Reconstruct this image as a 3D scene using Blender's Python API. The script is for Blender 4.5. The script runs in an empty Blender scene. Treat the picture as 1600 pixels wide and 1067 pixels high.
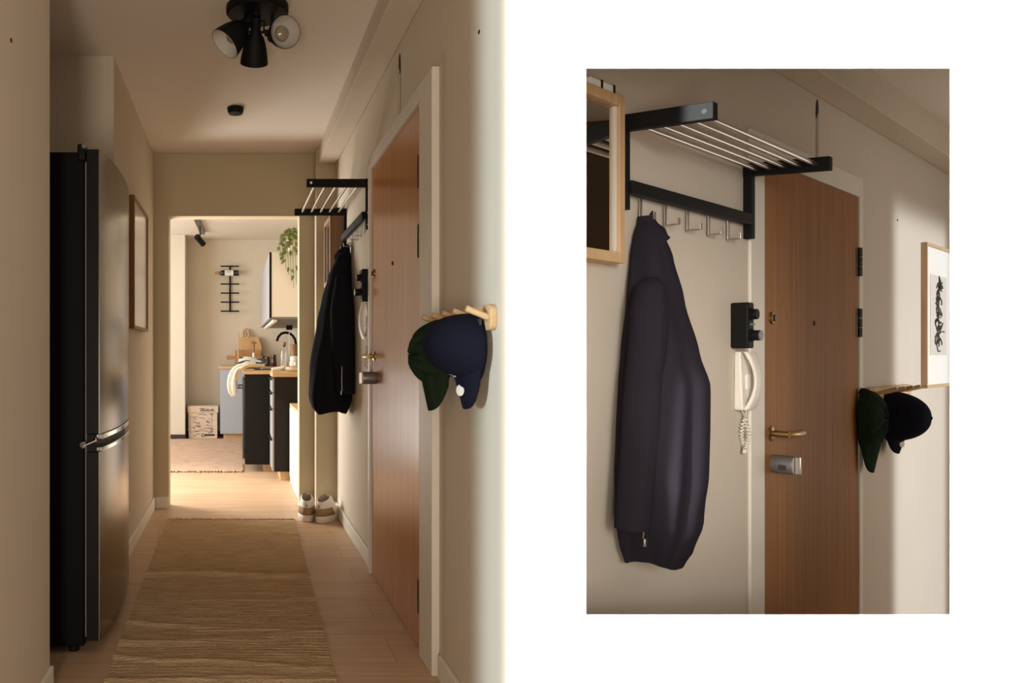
import bpy, bmesh, math, random
from mathutils import Vector, Matrix, noise
R = math.radians
random.seed(7)
SC = bpy.context.scene
COL = SC.collection

# ------------------------------------------------------------------ camera
F, PX, PY, EYE = 1200.0, 368.0, 552.0, 1.10
cd = bpy.data.cameras.new('camera'); cam = bpy.data.objects.new('camera', cd); COL.objects.link(cam)
cam.location = (0, 0, EYE); cam.rotation_euler = (R(90), 0, 0)
cd.sensor_fit = 'HORIZONTAL'; cd.sensor_width = 36; cd.lens = 36 * F / 1600
cd.shift_x = (800 - PX) / 1600; cd.shift_y = (PY - 533.5) / 1600
cd.clip_start = 0.01
SC.camera = cam
vs = SC.view_settings
SC.display_settings.display_device = 'sRGB'
vs.view_transform = 'Standard'; vs.look = 'None'; vs.exposure = 0.47; vs.gamma = 1.0; vs.use_curve_mapping = False
SC.cycles.use_denoising = True
SC.cycles.max_bounces = 10; SC.cycles.diffuse_bounces = 6; SC.cycles.glossy_bounces = 4
SC.cycles.sample_clamp_indirect = 4.0
SC.cycles.caustics_reflective = False; SC.cycles.caustics_refractive = False

def at(x, y, Y):                       # point of the place at depth Y
    return Vector(((x - PX) / F * Y, Y, EYE - (y - PY) / F * Y))

# ------------------------------------------------------------------ wall frames
class Frame:
    """local x runs along a wall (left to right as you face it), local y into it, z up"""
    def __init__(s, ox, oy, ang):
        s.o = Vector((ox, oy, 0)); s.a = ang
        s.d = Vector((math.cos(ang), math.sin(ang), 0)); s.i = Vector((-math.sin(ang), math.cos(ang), 0))
    def px(s, x, y, n=0.0):
        r = Vector(((x - PX) / F, 1, -(y - PY) / F)); c = Vector((0, 0, EYE))
        t = ((s.o - c).dot(s.i) - n) / r.dot(s.i)
        p = c + r * t
        return (p - s.o).dot(s.d), p.z
    def pt(s, x, n, z):
        return s.o + s.d * x - s.i * n + Vector((0, 0, z))

WX = 0.695                                # corridor right wall
LX = -0.582                               # corridor left wall
CF = Frame(WX, 0, R(-90))                 # corridor right wall
LF = Frame(LX, 0, R(90))                  # corridor left wall
D = 2.98; TH = math.atan2(F, 1950 - PX)
HF = Frame((1190 - PX) / F * D, D, TH)    # door wall of the second hall
HZ = -0.60                                # floor of the second hall
WY = WX * F / (800 - PX)                  # front of the white wall

# ------------------------------------------------------------------ materials
def new_mat(name):
    m = bpy.data.materials.new(name); m.use_nodes = True
    nt = m.node_tree; b = nt.nodes['Principled BSDF']
    return m, nt, b

def mat(name, col, rough=0.5, metal=0.0, var=0.0, vscale=(8, 8, 8), bump=0.0, bscale=(60, 60, 60),
        col2=None, spec=0.5, sheen=0.0, trans=0.0, ior=1.45, detail=4, bdist=0.01, lo=0.3, hi=0.7, coat=0.0, rvar=0.0, bdetail=5):
    m, nt, b = new_mat(name)
    b.inputs['Base Color'].default_value = (*col, 1); b.inputs['Roughness'].default_value = rough
    b.inputs['Metallic'].default_value = metal; b.inputs['Specular IOR Level'].default_value = spec
    b.inputs['Sheen Weight'].default_value = sheen; b.inputs['Transmission Weight'].default_value = trans
    b.inputs['IOR'].default_value = ior; b.inputs['Coat Weight'].default_value = coat
    tc = nt.nodes.new('ShaderNodeTexCoord')
    def nz(sc, det):
        mp = nt.nodes.new('ShaderNodeMapping'); mp.inputs['Scale'].default_value = sc
        nt.links.new(tc.outputs['Object'], mp.inputs['Vector'])
        n = nt.nodes.new('ShaderNodeTexNoise'); n.inputs['Scale'].default_value = 1.0; n.inputs['Detail'].default_value = det
        nt.links.new(mp.outputs['Vector'], n.inputs['Vector'])
        return n
    if col2 is None and var > 0: col2 = tuple(max(0, c * (1 - var)) for c in col)
    if col2 is not None:
        n = nz(vscale, detail)
        rp = nt.nodes.new('ShaderNodeValToRGB')
        rp.color_ramp.elements[0].position = lo; rp.color_ramp.elements[1].position = hi
        rp.color_ramp.elements[0].color = (*col2, 1); rp.color_ramp.elements[1].color = (*col, 1)
        nt.links.new(n.outputs['Fac'], rp.inputs['Fac']); nt.links.new(rp.outputs['Color'], b.inputs['Base Color'])
    if rvar > 0:
        n = nz((1.5, 1.5, 3.5), 3)
        mr = nt.nodes.new('ShaderNodeMapRange'); mr.inputs['From Min'].default_value = .3; mr.inputs['From Max'].default_value = .7
        mr.inputs['To Min'].default_value = rough; mr.inputs['To Max'].default_value = rough + rvar
        nt.links.new(n.outputs['Fac'], mr.inputs['Value']); nt.links.new(mr.outputs['Result'], b.inputs['Roughness'])
    if bump > 0:
        n = nz(bscale, bdetail)
        bp = nt.nodes.new('ShaderNodeBump'); bp.inputs['Strength'].default_value = bump; bp.inputs['Distance'].default_value = bdist
        nt.links.new(n.outputs['Fac'], bp.inputs['Height']); nt.links.new(bp.outputs['Normal'], b.inputs['Normal'])
    return m

def floor_mat(name, c1, c2):
    m, nt, b = new_mat(name)
    tc = nt.nodes.new('ShaderNodeTexCoord')
    br = nt.nodes.new('ShaderNodeTexBrick')
    br.inputs['Color1'].default_value = (*c1, 1); br.inputs['Color2'].default_value = (*c2, 1)
    br.inputs['Mortar'].default_value = (c2[0] * .55, c2[1] * .5, c2[2] * .45, 1)
    br.inputs['Scale'].default_value = 1; br.inputs['Brick Width'].default_value = 1.9; br.inputs['Row Height'].default_value = 0.235
    br.inputs['Mortar Size'].default_value = 0.0016; br.inputs['Mortar Smooth'].default_value = 0.3; br.inputs['Bias'].default_value = 0
    br.offset = 0.37
    mp0 = nt.nodes.new('ShaderNodeMapping'); mp0.inputs['Location'].default_value = (0.62, 0.09, 0)
    nt.links.new(tc.outputs['Object'], mp0.inputs['Vector']); nt.links.new(mp0.outputs['Vector'], br.inputs['Vector'])
    mp = nt.nodes.new('ShaderNodeMapping'); mp.inputs['Scale'].default_value = (1.6, 22, 1)
    nt.links.new(tc.outputs['Object'], mp.inputs['Vector'])
    n = nt.nodes.new('ShaderNodeTexNoise'); n.inputs['Scale'].default_value = 1; n.inputs['Detail'].default_value = 6; n.inputs['Distortion'].default_value = 1.2
    nt.links.new(mp.outputs['Vector'], n.inputs['Vector'])
    rp = nt.nodes.new('ShaderNodeValToRGB'); rp.color_ramp.elements[0].position = .3; rp.color_ramp.elements[1].position = .7
    rp.color_ramp.elements[0].color = (.78, .74, .70, 1); rp.color_ramp.elements[1].color = (1, 1, 1, 1)
    nt.links.new(n.outputs['Fac'], rp.inputs['Fac'])
    mx = nt.nodes.new('ShaderNodeMix'); mx.data_type = 'RGBA'; mx.blend_type = 'MULTIPLY'; mx.inputs['Factor'].default_value = 1
    nt.links.new(br.outputs['Color'], mx.inputs['A']); nt.links.new(rp.outputs['Color'], mx.inputs['B'])
    nt.links.new(mx.outputs['Result'], b.inputs['Base Color'])
    b.inputs['Roughness'].default_value = 0.42
    bp = nt.nodes.new('ShaderNodeBump'); bp.inputs['Strength'].default_value = .12; bp.inputs['Distance'].default_value = .002
    nt.links.new(n.outputs['Fac'], bp.inputs['Height']); nt.links.new(bp.outputs['Normal'], b.inputs['Normal'])
    return m

def rug_mat(name, c1, c2):
    m, nt, b = new_mat(name)
    tc = nt.nodes.new('ShaderNodeTexCoord')
    def nz(sc, det):
        mp = nt.nodes.new('ShaderNodeMapping'); mp.inputs['Scale'].default_value = sc
        nt.links.new(tc.outputs['Object'], mp.inputs['Vector'])
        n = nt.nodes.new('ShaderNodeTexNoise'); n.inputs['Scale'].default_value = 1; n.inputs['Detail'].default_value = det
        nt.links.new(mp.outputs['Vector'], n.inputs['Vector']); return n
    n1 = nz((9, 75, 1), 6)
    rp = nt.nodes.new('ShaderNodeValToRGB')
    rp.color_ramp.elements[0].position = .33; rp.color_ramp.elements[0].color = (*c2, 1)
    rp.color_ramp.elements[1].position = .6; rp.color_ramp.elements[1].color = (*c1, 1)
    nt.links.new(n1.outputs['Fac'], rp.inputs['Fac']); nt.links.new(rp.outputs['Color'], b.inputs['Base Color'])
    n2 = nz((70, 150, 1), 3)
    ad = nt.nodes.new('ShaderNodeMath'); ad.operation = 'ADD'
    nt.links.new(n1.outputs['Fac'], ad.inputs[0]); nt.links.new(n2.outputs['Fac'], ad.inputs[1])
    bp = nt.nodes.new('ShaderNodeBump'); bp.inputs['Strength'].default_value = .9; bp.inputs['Distance'].default_value = .008
    nt.links.new(ad.outputs[0], bp.inputs['Height']); nt.links.new(bp.outputs['Normal'], b.inputs['Normal'])
    b.inputs['Roughness'].default_value = .95; b.inputs['Specular IOR Level'].default_value = .1
    return m

WALLC = (.62, .54, .42)
M = {}
M['wall'] = mat('plaster', WALLC, .85, var=.05, vscale=(1.5, 1.5, 1.5), bump=.12, bscale=(90, 90, 90), bdist=.004)
M['wall_hall'] = mat('plaster_hall', (.60, .525, .43), .85, var=.05, vscale=(1.5, 1.5, 1.5), bump=.12, bscale=(90, 90, 90), bdist=.004)
M['wall_end'] = mat('plaster_khaki', (.54, .455, .31), .85, var=.06, vscale=(2, 2, 2), bump=.15, bscale=(60, 60, 60), bdist=.005)
M['mirror_dark'] = mat('dim_room_brown', (.15, .12, .08), .8)  # dark tone stands in for the dim room in the mirror
M['kwall'] = mat('plaster_kitchen', (.62, .56, .455), .85, var=.05, vscale=(2, 2, 2), bump=.3, bscale=(14, 14, 14), bdist=.008)
M['white_wall'] = mat('white_paint', (.93, .93, .93), .9, spec=.2)
M['ceil'] = mat('ceiling_paint', (.72, .655, .57), .9, bump=.08, bscale=(80, 80, 80), bdist=.004)
M['beam'] = mat('beam_paint', (.60, .52, .415), .85, var=.06, vscale=(1, 3, 3), bump=.2, bscale=(5, 40, 40), bdist=.004)
M['trim'] = mat('trim_paint', (.74, .69, .60), .5, var=.03)
M['casing'] = mat('casing_paint', (.70, .64, .55), .5, var=.04)
M['floor'] = floor_mat('oak_planks', (.62, .425, .265), (.57, .385, .235))
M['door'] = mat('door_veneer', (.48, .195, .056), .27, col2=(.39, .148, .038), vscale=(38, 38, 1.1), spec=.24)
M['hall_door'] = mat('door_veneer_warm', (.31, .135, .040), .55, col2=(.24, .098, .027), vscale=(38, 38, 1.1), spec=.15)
M['black'] = mat('black_paint', (.007, .0065, .0065), .55, spec=.15)
M['black_gloss'] = mat('black_gloss', (.01, .01, .01), .25)
M['iron'] = mat('aged_metal', (.12, .095, .07), .45, metal=.8, var=.4, vscale=(40, 40, 40))
M['steel'] = mat('steel', (.62, .58, .53), .3, metal=1)
M['chrome'] = mat('chrome', (.75, .75, .75), .12, metal=1)
M['brass'] = mat('brass', (.40, .27, .11), .32, metal=1)
M['fridge_steel'] = mat('brushed_dark_steel', (.27, .25, .225), .22, metal=1, var=.05, vscale=(2, 2, 160))
M['fridge_side'] = mat('fridge_black', (.005, .005, .005), .6, spec=.1)
M['fridge_edge'] = mat('fridge_edge', (.009, .008, .007), .5, spec=.15)
M['gasket'] = mat('gasket', (.22, .19, .16), .6)
M['coat'] = mat('navy_wool', (.022, .019, .026), .9, var=.25, vscale=(5, 5, 2), bump=.35, bscale=(350, 350, 350), bdist=.002, spec=.06)
M['coat_dark'] = mat('dark_wool', (.013, .012, .017), .9, var=.2, vscale=(5, 5, 2), bump=.35, bscale=(350, 350, 350), bdist=.002, spec=.05)
M['navy'] = mat('navy_cotton', (.0085, .009, .018), .85, var=.2, vscale=(12, 12, 12), bump=.3, bscale=(400, 400, 400), bdist=.001, spec=.08)
M['green'] = mat('green_corduroy', (.016, .030, .016), .88, var=.35, vscale=(160, 8, 8), bump=.5, bscale=(220, 10, 10), bdist=.002, spec=.08)
M['oak'] = mat('light_oak', (.62, .42, .22), .5, col2=(.50, .32, .15), vscale=(4, 40, 40), detail=5)
M['oak_v'] = mat('light_oak_upright', (.62, .43, .24), .5, col2=(.50, .32, .16), vscale=(40, 40, 3), detail=5)
M['walnut'] = mat('brown_wood', (.30, .16, .07), .5, col2=(.22, .11, .045), vscale=(40, 40, 3), detail=5)
M['board'] = mat('chopping_wood', (.62, .40, .19), .55, col2=(.50, .30, .13), vscale=(30, 30, 3), detail=5)
M['board2'] = mat('chopping_wood_dark', (.42, .22, .085), .55, col2=(.33, .16, .055), vscale=(3, 30, 30), detail=5)
M['worktop'] = mat('worktop_oak', (.58, .40, .22), .45, col2=(.48, .31, .16), vscale=(5, 30, 30), detail=5)
M['white'] = mat('white_plastic', (.72, .67, .59), .4)
M['cream'] = mat('cream_lacquer', (.70, .66, .59), .4)
M['paper'] = mat('paper', (.80, .77, .71), .8)
M['beige_paper'] = mat('print_paper', (.62, .57, .49), .8)
M['mirror'] = mat('mirror_glass', (.80, .80, .78), .02, metal=1)
M['glass'] = mat('clear_glass', (1, 1, 1), .02, trans=1.0)
M['glare_mat'] = mat('white_mat_glare', (.80, .78, .73), .12, spec=.6, coat=.3)  # white mat, its paleness also standing in for the kitchen reflection
M['rug'] = rug_mat('jute', (.58, .41, .245), (.46, .315, .182))
M['rug2'] = rug_mat('pale_jute', (.60, .43, .32), (.46, .30, .20))
M['fringe'] = mat('fringe', (.62, .47, .32), .95, var=.4, vscale=(90, 90, 90))
M['leaf'] = mat('leaf', (.075, .12, .025), .5, col2=(.20, .22, .06), vscale=(25, 25, 25))
M['bluegrey'] = mat('blue_grey_lacquer', (.36, .39, .44), .5)
M['darkpanel'] = mat('black_brown_panel', (.016, .012, .010), .55, spec=.2, var=.3, vscale=(60, 60, 4))
M['oven_black'] = mat('oven_black', (.008, .007, .007), .45, spec=.2, var=.3, vscale=(90, 90, 4))
M['drawer'] = mat('drawer_grey', (.33, .33, .34), .35)
M['cloth'] = mat('white_cloth', (.78, .74, .66), .9, var=.08, vscale=(20, 20, 20), bump=.3, bscale=(120, 120, 120), bdist=.003)
M['cloth2'] = mat('tan_cloth', (.62, .48, .30), .9, var=.12, vscale=(25, 25, 25))
M['jar_dark'] = mat('dark_jam', (.05, .022, .015), .2)
M['cork'] = mat('cork', (.40, .22, .11), .8)
M['ceramic'] = mat('ceramic', (.68, .58, .47), .45)
M['kraft'] = mat('printed_box', (.60, .47, .36), .8, var=.12, vscale=(9, 9, 9))
M['ink'] = mat('ink', (.035, .027, .024), .7)
M['bottle'] = mat('bottle_glass', (.010, .010, .009), .12)
M['foil'] = mat('foil', (.42, .24, .09), .35, metal=.6)
M['label'] = mat('bottle_label', (.80, .77, .72), .7)
M['shoe_white'] = mat('shoe_leather', (.74, .69, .62), .5, bump=.1, bscale=(200, 200, 200), bdist=.001)
M['shoe_tan'] = mat('shoe_suede', (.30, .185, .105), .85)
M['shoe_sole'] = mat('shoe_rubber', (.68, .60, .50), .6)
M['shoe_in'] = mat('shoe_lining', (.30, .25, .21), .9)
M['shade_in'] = mat('shade_inside', (.62, .58, .52), .5)
M['bulb'] = mat('bulb_glass', (.45, .36, .24), .15, trans=.4)
M['grey'] = mat('grey_metal', (.20, .19, .18), .4, metal=.5)
M['mag1'] = mat('magazine_cover', (.70, .67, .63), .5, col2=(.05, .045, .05), vscale=(9, 14, 14), detail=1, lo=.40, hi=.46)
M['dark_hole'] = mat('dark_hole', (.02, .015, .012), .9)
M['cable'] = mat('cable_paint', (.44, .38, .30), .6)
M['nickel'] = mat('nickel', (.45, .40, .34), .32, metal=1)

# ------------------------------------------------------------------ mesh builder
class MB:
    def __init__(s): s.v = []; s.f = []
    def add(s, vs_, fs):
        b = len(s.v); s.v += [tuple(p) for p in vs_]; s.f += [tuple(i + b for i in q) for q in fs]; return s
    def box(s, x0, x1, y0, y1, z0, z1):
        x0, x1 = sorted((x0, x1)); y0, y1 = sorted((y0, y1)); z0, z1 = sorted((z0, z1))
        return s.add([(x0, y0, z0), (x1, y0, z0), (x1, y1, z0), (x0, y1, z0), (x0, y0, z1), (x1, y0, z1), (x1, y1, z1), (x0, y1, z1)],
                     [(0, 3, 2, 1), (4, 5, 6, 7), (0, 1, 5, 4), (1, 2, 6, 5), (2, 3, 7, 6), (3, 0, 4, 7)])
    def hexa(s, c):          # 8 corners: bottom four (ccw), top four
        return s.add(c, [(0, 3, 2, 1), (4, 5, 6, 7), (0, 1, 5, 4), (1, 2, 6, 5), (2, 3, 7, 6), (3, 0, 4, 7)])
    def loft(s, rings, cap0=True, cap1=True, closed=True):
        n = len(rings[0]); vs_ = [p for r in rings for p in r]; fs = []
        for k in range(len(rings) - 1):
            for i in range(n if closed else n - 1):
                j = (i + 1) % n
                fs.append((k * n + i, k * n + j, (k + 1) * n + j, (k + 1) * n + i))
        if cap0: fs.append(tuple(range(n - 1, -1, -1)))
        if cap1: fs.append(tuple((len(rings) - 1) * n + i for i in range(n)))
        return s.add(vs_, fs)
    def tube(s, pts, r, n=8, caps=True):
        pts = [Vector(p) for p in pts]; rs = r if isinstance(r, (list, tuple)) else [r] * len(pts)
        rings = []; up = None
        for i, p in enumerate(pts):
            t = (pts[min(i + 1, len(pts) - 1)] - pts[max(i - 1, 0)]).normalized()
            if up is None: up = Vector((0, 0, 1)) if abs(t.z) < .9 else Vector((1, 0, 0))
            a = t.cross(up)
            if a.length < 1e-5: a = t.orthogonal()
            a.normalize(); b = a.cross(t).normalized(); up = b
            rings.append([p + (a * math.cos(k * 2 * math.pi / n) + b * math.sin(k * 2 * math.pi / n)) * rs[i] for k in range(n)])
        return s.loft(rings, caps, caps)
    def cyl(s, p0, p1, r, r1=None, n=20): return s.tube([p0, p1], [r, r if r1 is None else r1], n)
    def lathe(s, prof, o=(0, 0, 0), axis=(0, 0, 1), n=28, cap0=True, cap1=True):
        o = Vector(o); ax = Vector(axis).normalized(); a = ax.orthogonal().normalized(); b = ax.cross(a)
        return s.loft([[o + ax * h + (a * math.cos(2 * math.pi * k / n) + b * math.sin(2 * math.pi * k / n)) * max(r, 1e-4) for k in range(n)] for r, h in prof], cap0, cap1)
    def prism(s, poly, axis, a, b):     # polygon (u,v) swept along an axis from a to b
        def P(u, v, w): return (w, u, v) if axis == 'x' else ((u, w, v) if axis == 'y' else (u, v, w))
        return s.loft([[P(u, v, a) for u, v in poly], [P(u, v, b) for u, v in poly]])
    def grid(s, fn, nu, nv):
        vs_ = [fn(i / nu, j / nv) for j in range(nv + 1) for i in range(nu + 1)]
        return s.add(vs_, [(j * (nu + 1) + i, j * (nu + 1) + i + 1, (j + 1) * (nu + 1) + i + 1, (j + 1) * (nu + 1) + i) for j in range(nv) for i in range(nu)])
    def quad(s, a, b, c, d): return s.add([a, b, c, d], [(0, 1, 2, 3)])
    def build(s, name, m, parent=None, bevel=0.0, sub=0, solid=0.0, smooth=True, angle=38, seg=2, xf=None):
        me = bpy.data.meshes.new(name)
        vs_ = s.v if xf is None else [xf @ Vector(p) for p in s.v]
        me.from_pydata([tuple(p) for p in vs_], [], s.f); me.validate()
        bm = bmesh.new(); bm.from_mesh(me); bmesh.ops.recalc_face_normals(bm, faces=bm.faces); bm.to_mesh(me); bm.free()
        for mm in (m if isinstance(m, (list, tuple)) else [m]): me.materials.append(mm)
        if smooth:
            me.shade_smooth(); me.set_sharp_from_angle(angle=R(angle))
        o = bpy.data.objects.new(name, me); COL.objects.link(o)
        if parent is not None: o.parent = parent
        if bevel:
            b = o.modifiers.new('bevel', 'BEVEL'); b.width = bevel; b.segments = seg; b.limit_method = 'ANGLE'; b.angle_limit = R(35); b.harden_normals = False
        if solid:
            q = o.modifiers.new('solid', 'SOLIDIFY'); q.thickness = solid; q.offset = 0
        if sub:
            q = o.modifiers.new('sub', 'SUBSURF'); q.levels = sub; q.render_levels = sub
        return o

def tag(o, label, cat, group=None, kind=None):
    if label: o['label'] = label
    if cat: o['category'] = cat
    if group: o['group'] = group
    if kind: o['kind'] = kind
    return o
def thing(name, label, cat, loc=(0, 0, 0), rz=0.0, group=None):
    o = bpy.data.objects.new(name, None); COL.objects.link(o); o.empty_display_size = .05
    o.location = loc; o.rotation_euler = (0, 0, rz)
    return tag(o, label, cat, group)
def on(fr, name, label, cat, x, n, z, group=None):
    return thing(name, label, cat, fr.pt(x, n, z), fr.a, group)
def struct(name, mb, m, label, cat='wall', **k):
    o = mb.build(name, m, **k); tag(o, label, cat, kind='structure'); return o
def struct_on(fr, name, mb, m, label, cat='wall', **k):
    o = struct(name, mb, m, label, cat, **k); o.location = fr.o; o.rotation_euler = (0, 0, fr.a); return o

# ================================================================== THE SETTING
CZ = 2.52; EY = 5.45; KY = 10.3; KZ = 2.62
# ---- corridor
struct('floor', MB().box(-3.2, 3.2, -1.5, 10.5, -.06, 0.0).box(3.2, 3.3, -1.5, 1.9, -.06, 0) if False else
       MB().box(-3.2, .78, -1.5, 5.5, -.06, 0.0).box(.78, 3.2, -1.5, WY, -.06, 0.0).box(-3.2, 2.0, 5.5, 10.5, -.06, 0), M['floor'],
       'pale oak plank floor running along the corridor into the kitchen', 'floor', smooth=False)
struct('ceiling', MB().box(-3.2, .80, -1.5, EY + .16, CZ, CZ + .08), M['ceil'], 'matt beige ceiling above the corridor', 'ceiling', smooth=False)
# left: near wall, niche, far wall
struct('wall_left', MB().box(-.74, -.605, 1.48, 2.50, 0, CZ), M['wall'], 'beige wall end at the left edge, nearest the camera', smooth=False)
struct('wall_niche', MB().box(-1.42, -1.3, 2.0, 3.79, 0, CZ).box(-1.3, LX, 3.67, 3.79, 0, CZ).box(-1.3, -.74, 2.40, 2.50, 0, CZ), M['wall'],
       'shadowed beige wall of the fridge niche', smooth=False)
struct('wall_left', MB().box(LX - .12, LX, 3.79, EY, 0, CZ), M['wall'], 'beige left corridor wall beyond the fridge, with the framed print', smooth=False)
# end wall with the kitchen opening
ox0, ox1, oz = -.473, .452, 2.073
struct('wall_end', MB().prism([(-3.2, 0), (ox0, 0), (ox0, oz), (ox1, oz), (ox1, 0), (.80, 0), (.80, CZ), (-3.2, CZ)], 'y', EY, EY + .14),
       M['wall_end'], 'khaki end wall with the opening to the kitchen', smooth=False, bevel=.004)
struct('wall_end', MB().box(.556, .80, 5.30, EY, 0, CZ), M['wall_end'], 'narrow khaki wall pier behind the shoes', smooth=False, bevel=.004)
# right wall with the doorway left open for the leaf
dy0, dy1, dz = 2.79, 3.845, 2.03
struct('wall_right', MB().box(WX, WX + .10, WY + .043, dy0, 0, CZ).box(WX, WX + .10, dy1, 5.30, 0, CZ).box(WX, WX + .10, dy0, dy1, dz, CZ),
       M['wall'], 'beige right corridor wall with the wooden front door', smooth=False)
struct('trim_1', MB().box(.571, WX, 1.95, 5.30, 2.405, CZ).box(.571, .60, 5.30, EY, 2.405, CZ), M['beam'],
       'boxed beam along the top of the right corridor wall', 'beam', smooth=False, bevel=.006)
struct('baseboard_right', MB().box(WX - .014, WX, WY + .02, 2.59, 0, .085).box(WX - .014, WX, 3.88, 5.30, 0, .085), M['trim'],
       'cream baseboard along the right corridor wall', 'baseboard', smooth=False, bevel=.004)
struct('baseboard_left', MB().box(LX, LX + .014, 3.79, EY, 0, .085).box(LX + .014, ox0 - .002, EY - .014, EY, 0, .085), M['trim'],
       'cream baseboard along the left corridor wall', 'baseboard', smooth=False, bevel=.004)
struct('baseboard_near', MB().box(-.605, -.591, 1.6, 2.50, 0, .085), M['trim'], 'cream baseboard at the foot of the near left wall', 'baseboard', smooth=False, bevel=.004)
struct('baseboard_end', MB().box(ox1, .556, EY - .014, EY, 0, .085), M['trim'], 'cream baseboard on the end wall beside the shoes', 'baseboard', smooth=False, bevel=.004)
# ---- kitchen
struct('wall_back', MB().box(-3.2, 2.0, KY, KY + .12, 0, 2.75), M['kwall'], 'textured cream back wall of the kitchen', smooth=False)
struct('wall_column', MB().box(-1.6, -.645, 9.84, KY, 0, KZ), M['kwall'], 'cream wall pier at the left of the kitchen back wall', smooth=False, bevel=.004)
struct('wall_kitchen_right', MB().box(1.02, 1.14, EY + .14, KY, 0, 2.75), M['kwall'], 'cream right wall of the kitchen behind the wall cupboard', smooth=False)
struct('wall_kitchen_left', MB().box(-3.2, -3.08, EY + .14, 6.2, 0, 2.75).box(-3.2, -3.08, 9.3, KY, 0, 2.75).box(-3.2, -3.08, 6.2, 9.3, 0, .5).box(-3.2, -3.08, 6.2, 9.3, 2.4, 2.75),
       M['kwall'], 'kitchen wall with the window, out of sight to the left', smooth=False)
struct('ceiling', MB().box(-3.2, 1.14, EY + .14, KY + .1, KZ, KZ + .08), M['ceil'], 'pale kitchen ceiling beyond the opening', 'ceiling', smooth=False)
struct('baseboard_back', MB().box(-1.6, -.64, 9.82, 9.84, 0, .06).box(-.645, -.63, 9.84, KY, 0, .06).box(-.63, .0, KY - .015, KY, 0, .06), M['ink'],
       'dark skirting at the foot of the kitchen back wall', 'baseboard', smooth=False)
# ---- added white wall in place of the page border, with a splayed opening
wt = .042
X0, X1, WB = WX + .0, 3.2, WY + wt
a0, a1 = (916 - PX) / F * WY, (1484 - PX) / F * WY
b0, b1 = EYE - (960 - PY) / F * WY, EYE - (107 - PY) / F * WY
g0, g1, h0, h1 = a0 - .01, a1 + .065, b0 - .035, b1 + .035
fo = [(X0, WY, -.62), (X1, WY, -.62), (X1, WY, 2.7), (X0, WY, 2.7)]; fi = [(a0, WY, b0), (a1, WY, b0), (a1, WY, b1), (a0, WY, b1)]
bo = [(X0, WB, -.62), (X1, WB, -.62), (X1, WB, 2.7), (X0, WB, 2.7)]; bi = [(g0, WB, h0), (g1, WB, h0), (g1, WB, h1), (g0, WB, h1)]
wm = MB(); vv = fo + fi + bo + bi; ff = []
for i in range(4):
    j = (i + 1) % 4
    ff += [(i, j, 4 + j, 4 + i), (8 + i, 12 + i, 12 + j, 8 + j), (4 + i, 4 + j, 12 + j, 12 + i), (i, 8 + i, 8 + j, j)]
wm.add(vv, ff)
struct('border_wall', wm, M['white_wall'], 'added white wall standing for the blank page border, with a large rectangular opening', smooth=False)
# ---- second hall (through the opening)
hx0 = (WB - D) / math.sin(TH)
dl, dr = HF.px(1190, 500, .0)[0], HF.px(1338, 500, .0)[0]
dt = HF.px(1290, 290.5, .0)[1]
cx, cz = HF.px(1342, 190, 0)
struct_on(HF, 'wall_hall', MB().box(hx0 + .03, dl - .015, 0, .025, HZ, 2.7).box(dr + .015, 5.5, 0, .025, HZ, 2.7).box(dl - .015, dr + .015, 0, .025, dt + .012, 2.7), M['wall_hall'],
          'beige door wall of the second hall seen through the white wall', smooth=False)
nb = .112
c2 = HF.px(1420, 151, nb)[1]
struct('mirror_dark_panel', MB().box(3.3, 3.36, WB + .004, 2.68, HZ, c2 - .002), M['mirror_dark'], 'added dark panel, out of view, for the second hall mirror to reflect', smooth=False)  # unseen panel added so the hall mirror reflects something dark
struct_on(HF, 'trim_2', MB().box(hx0 + .30, 5.5, -nb, 0, cz, c2 + .02), M['beam'], 'boxed beam along the top of the second hall wall', 'beam', smooth=False, bevel=.006)
pts = [(hx0 + .1, 0), (5.5, 0), (5.5, -2.4), (2.6, -2.4)]
poly = [(1.0, WB + .005)] + [(p.x, p.y) for p in [HF.pt(5.5, 0, 0), HF.pt(5.5, 2.4, 0)]] + [(4.6, WB + .005)]
struct('ceiling', MB().prism(poly, 'z', c2, c2 + .06), M['ceil'], 'ceiling corner of the second hall above the beam', 'ceiling', smooth=False)
struct('floor', MB().prism([(.86, WB + .005)] + poly[1:], 'z', HZ - .06, HZ), M['floor'], 'floor of the second hall below the opening', 'floor', smooth=False)

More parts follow.
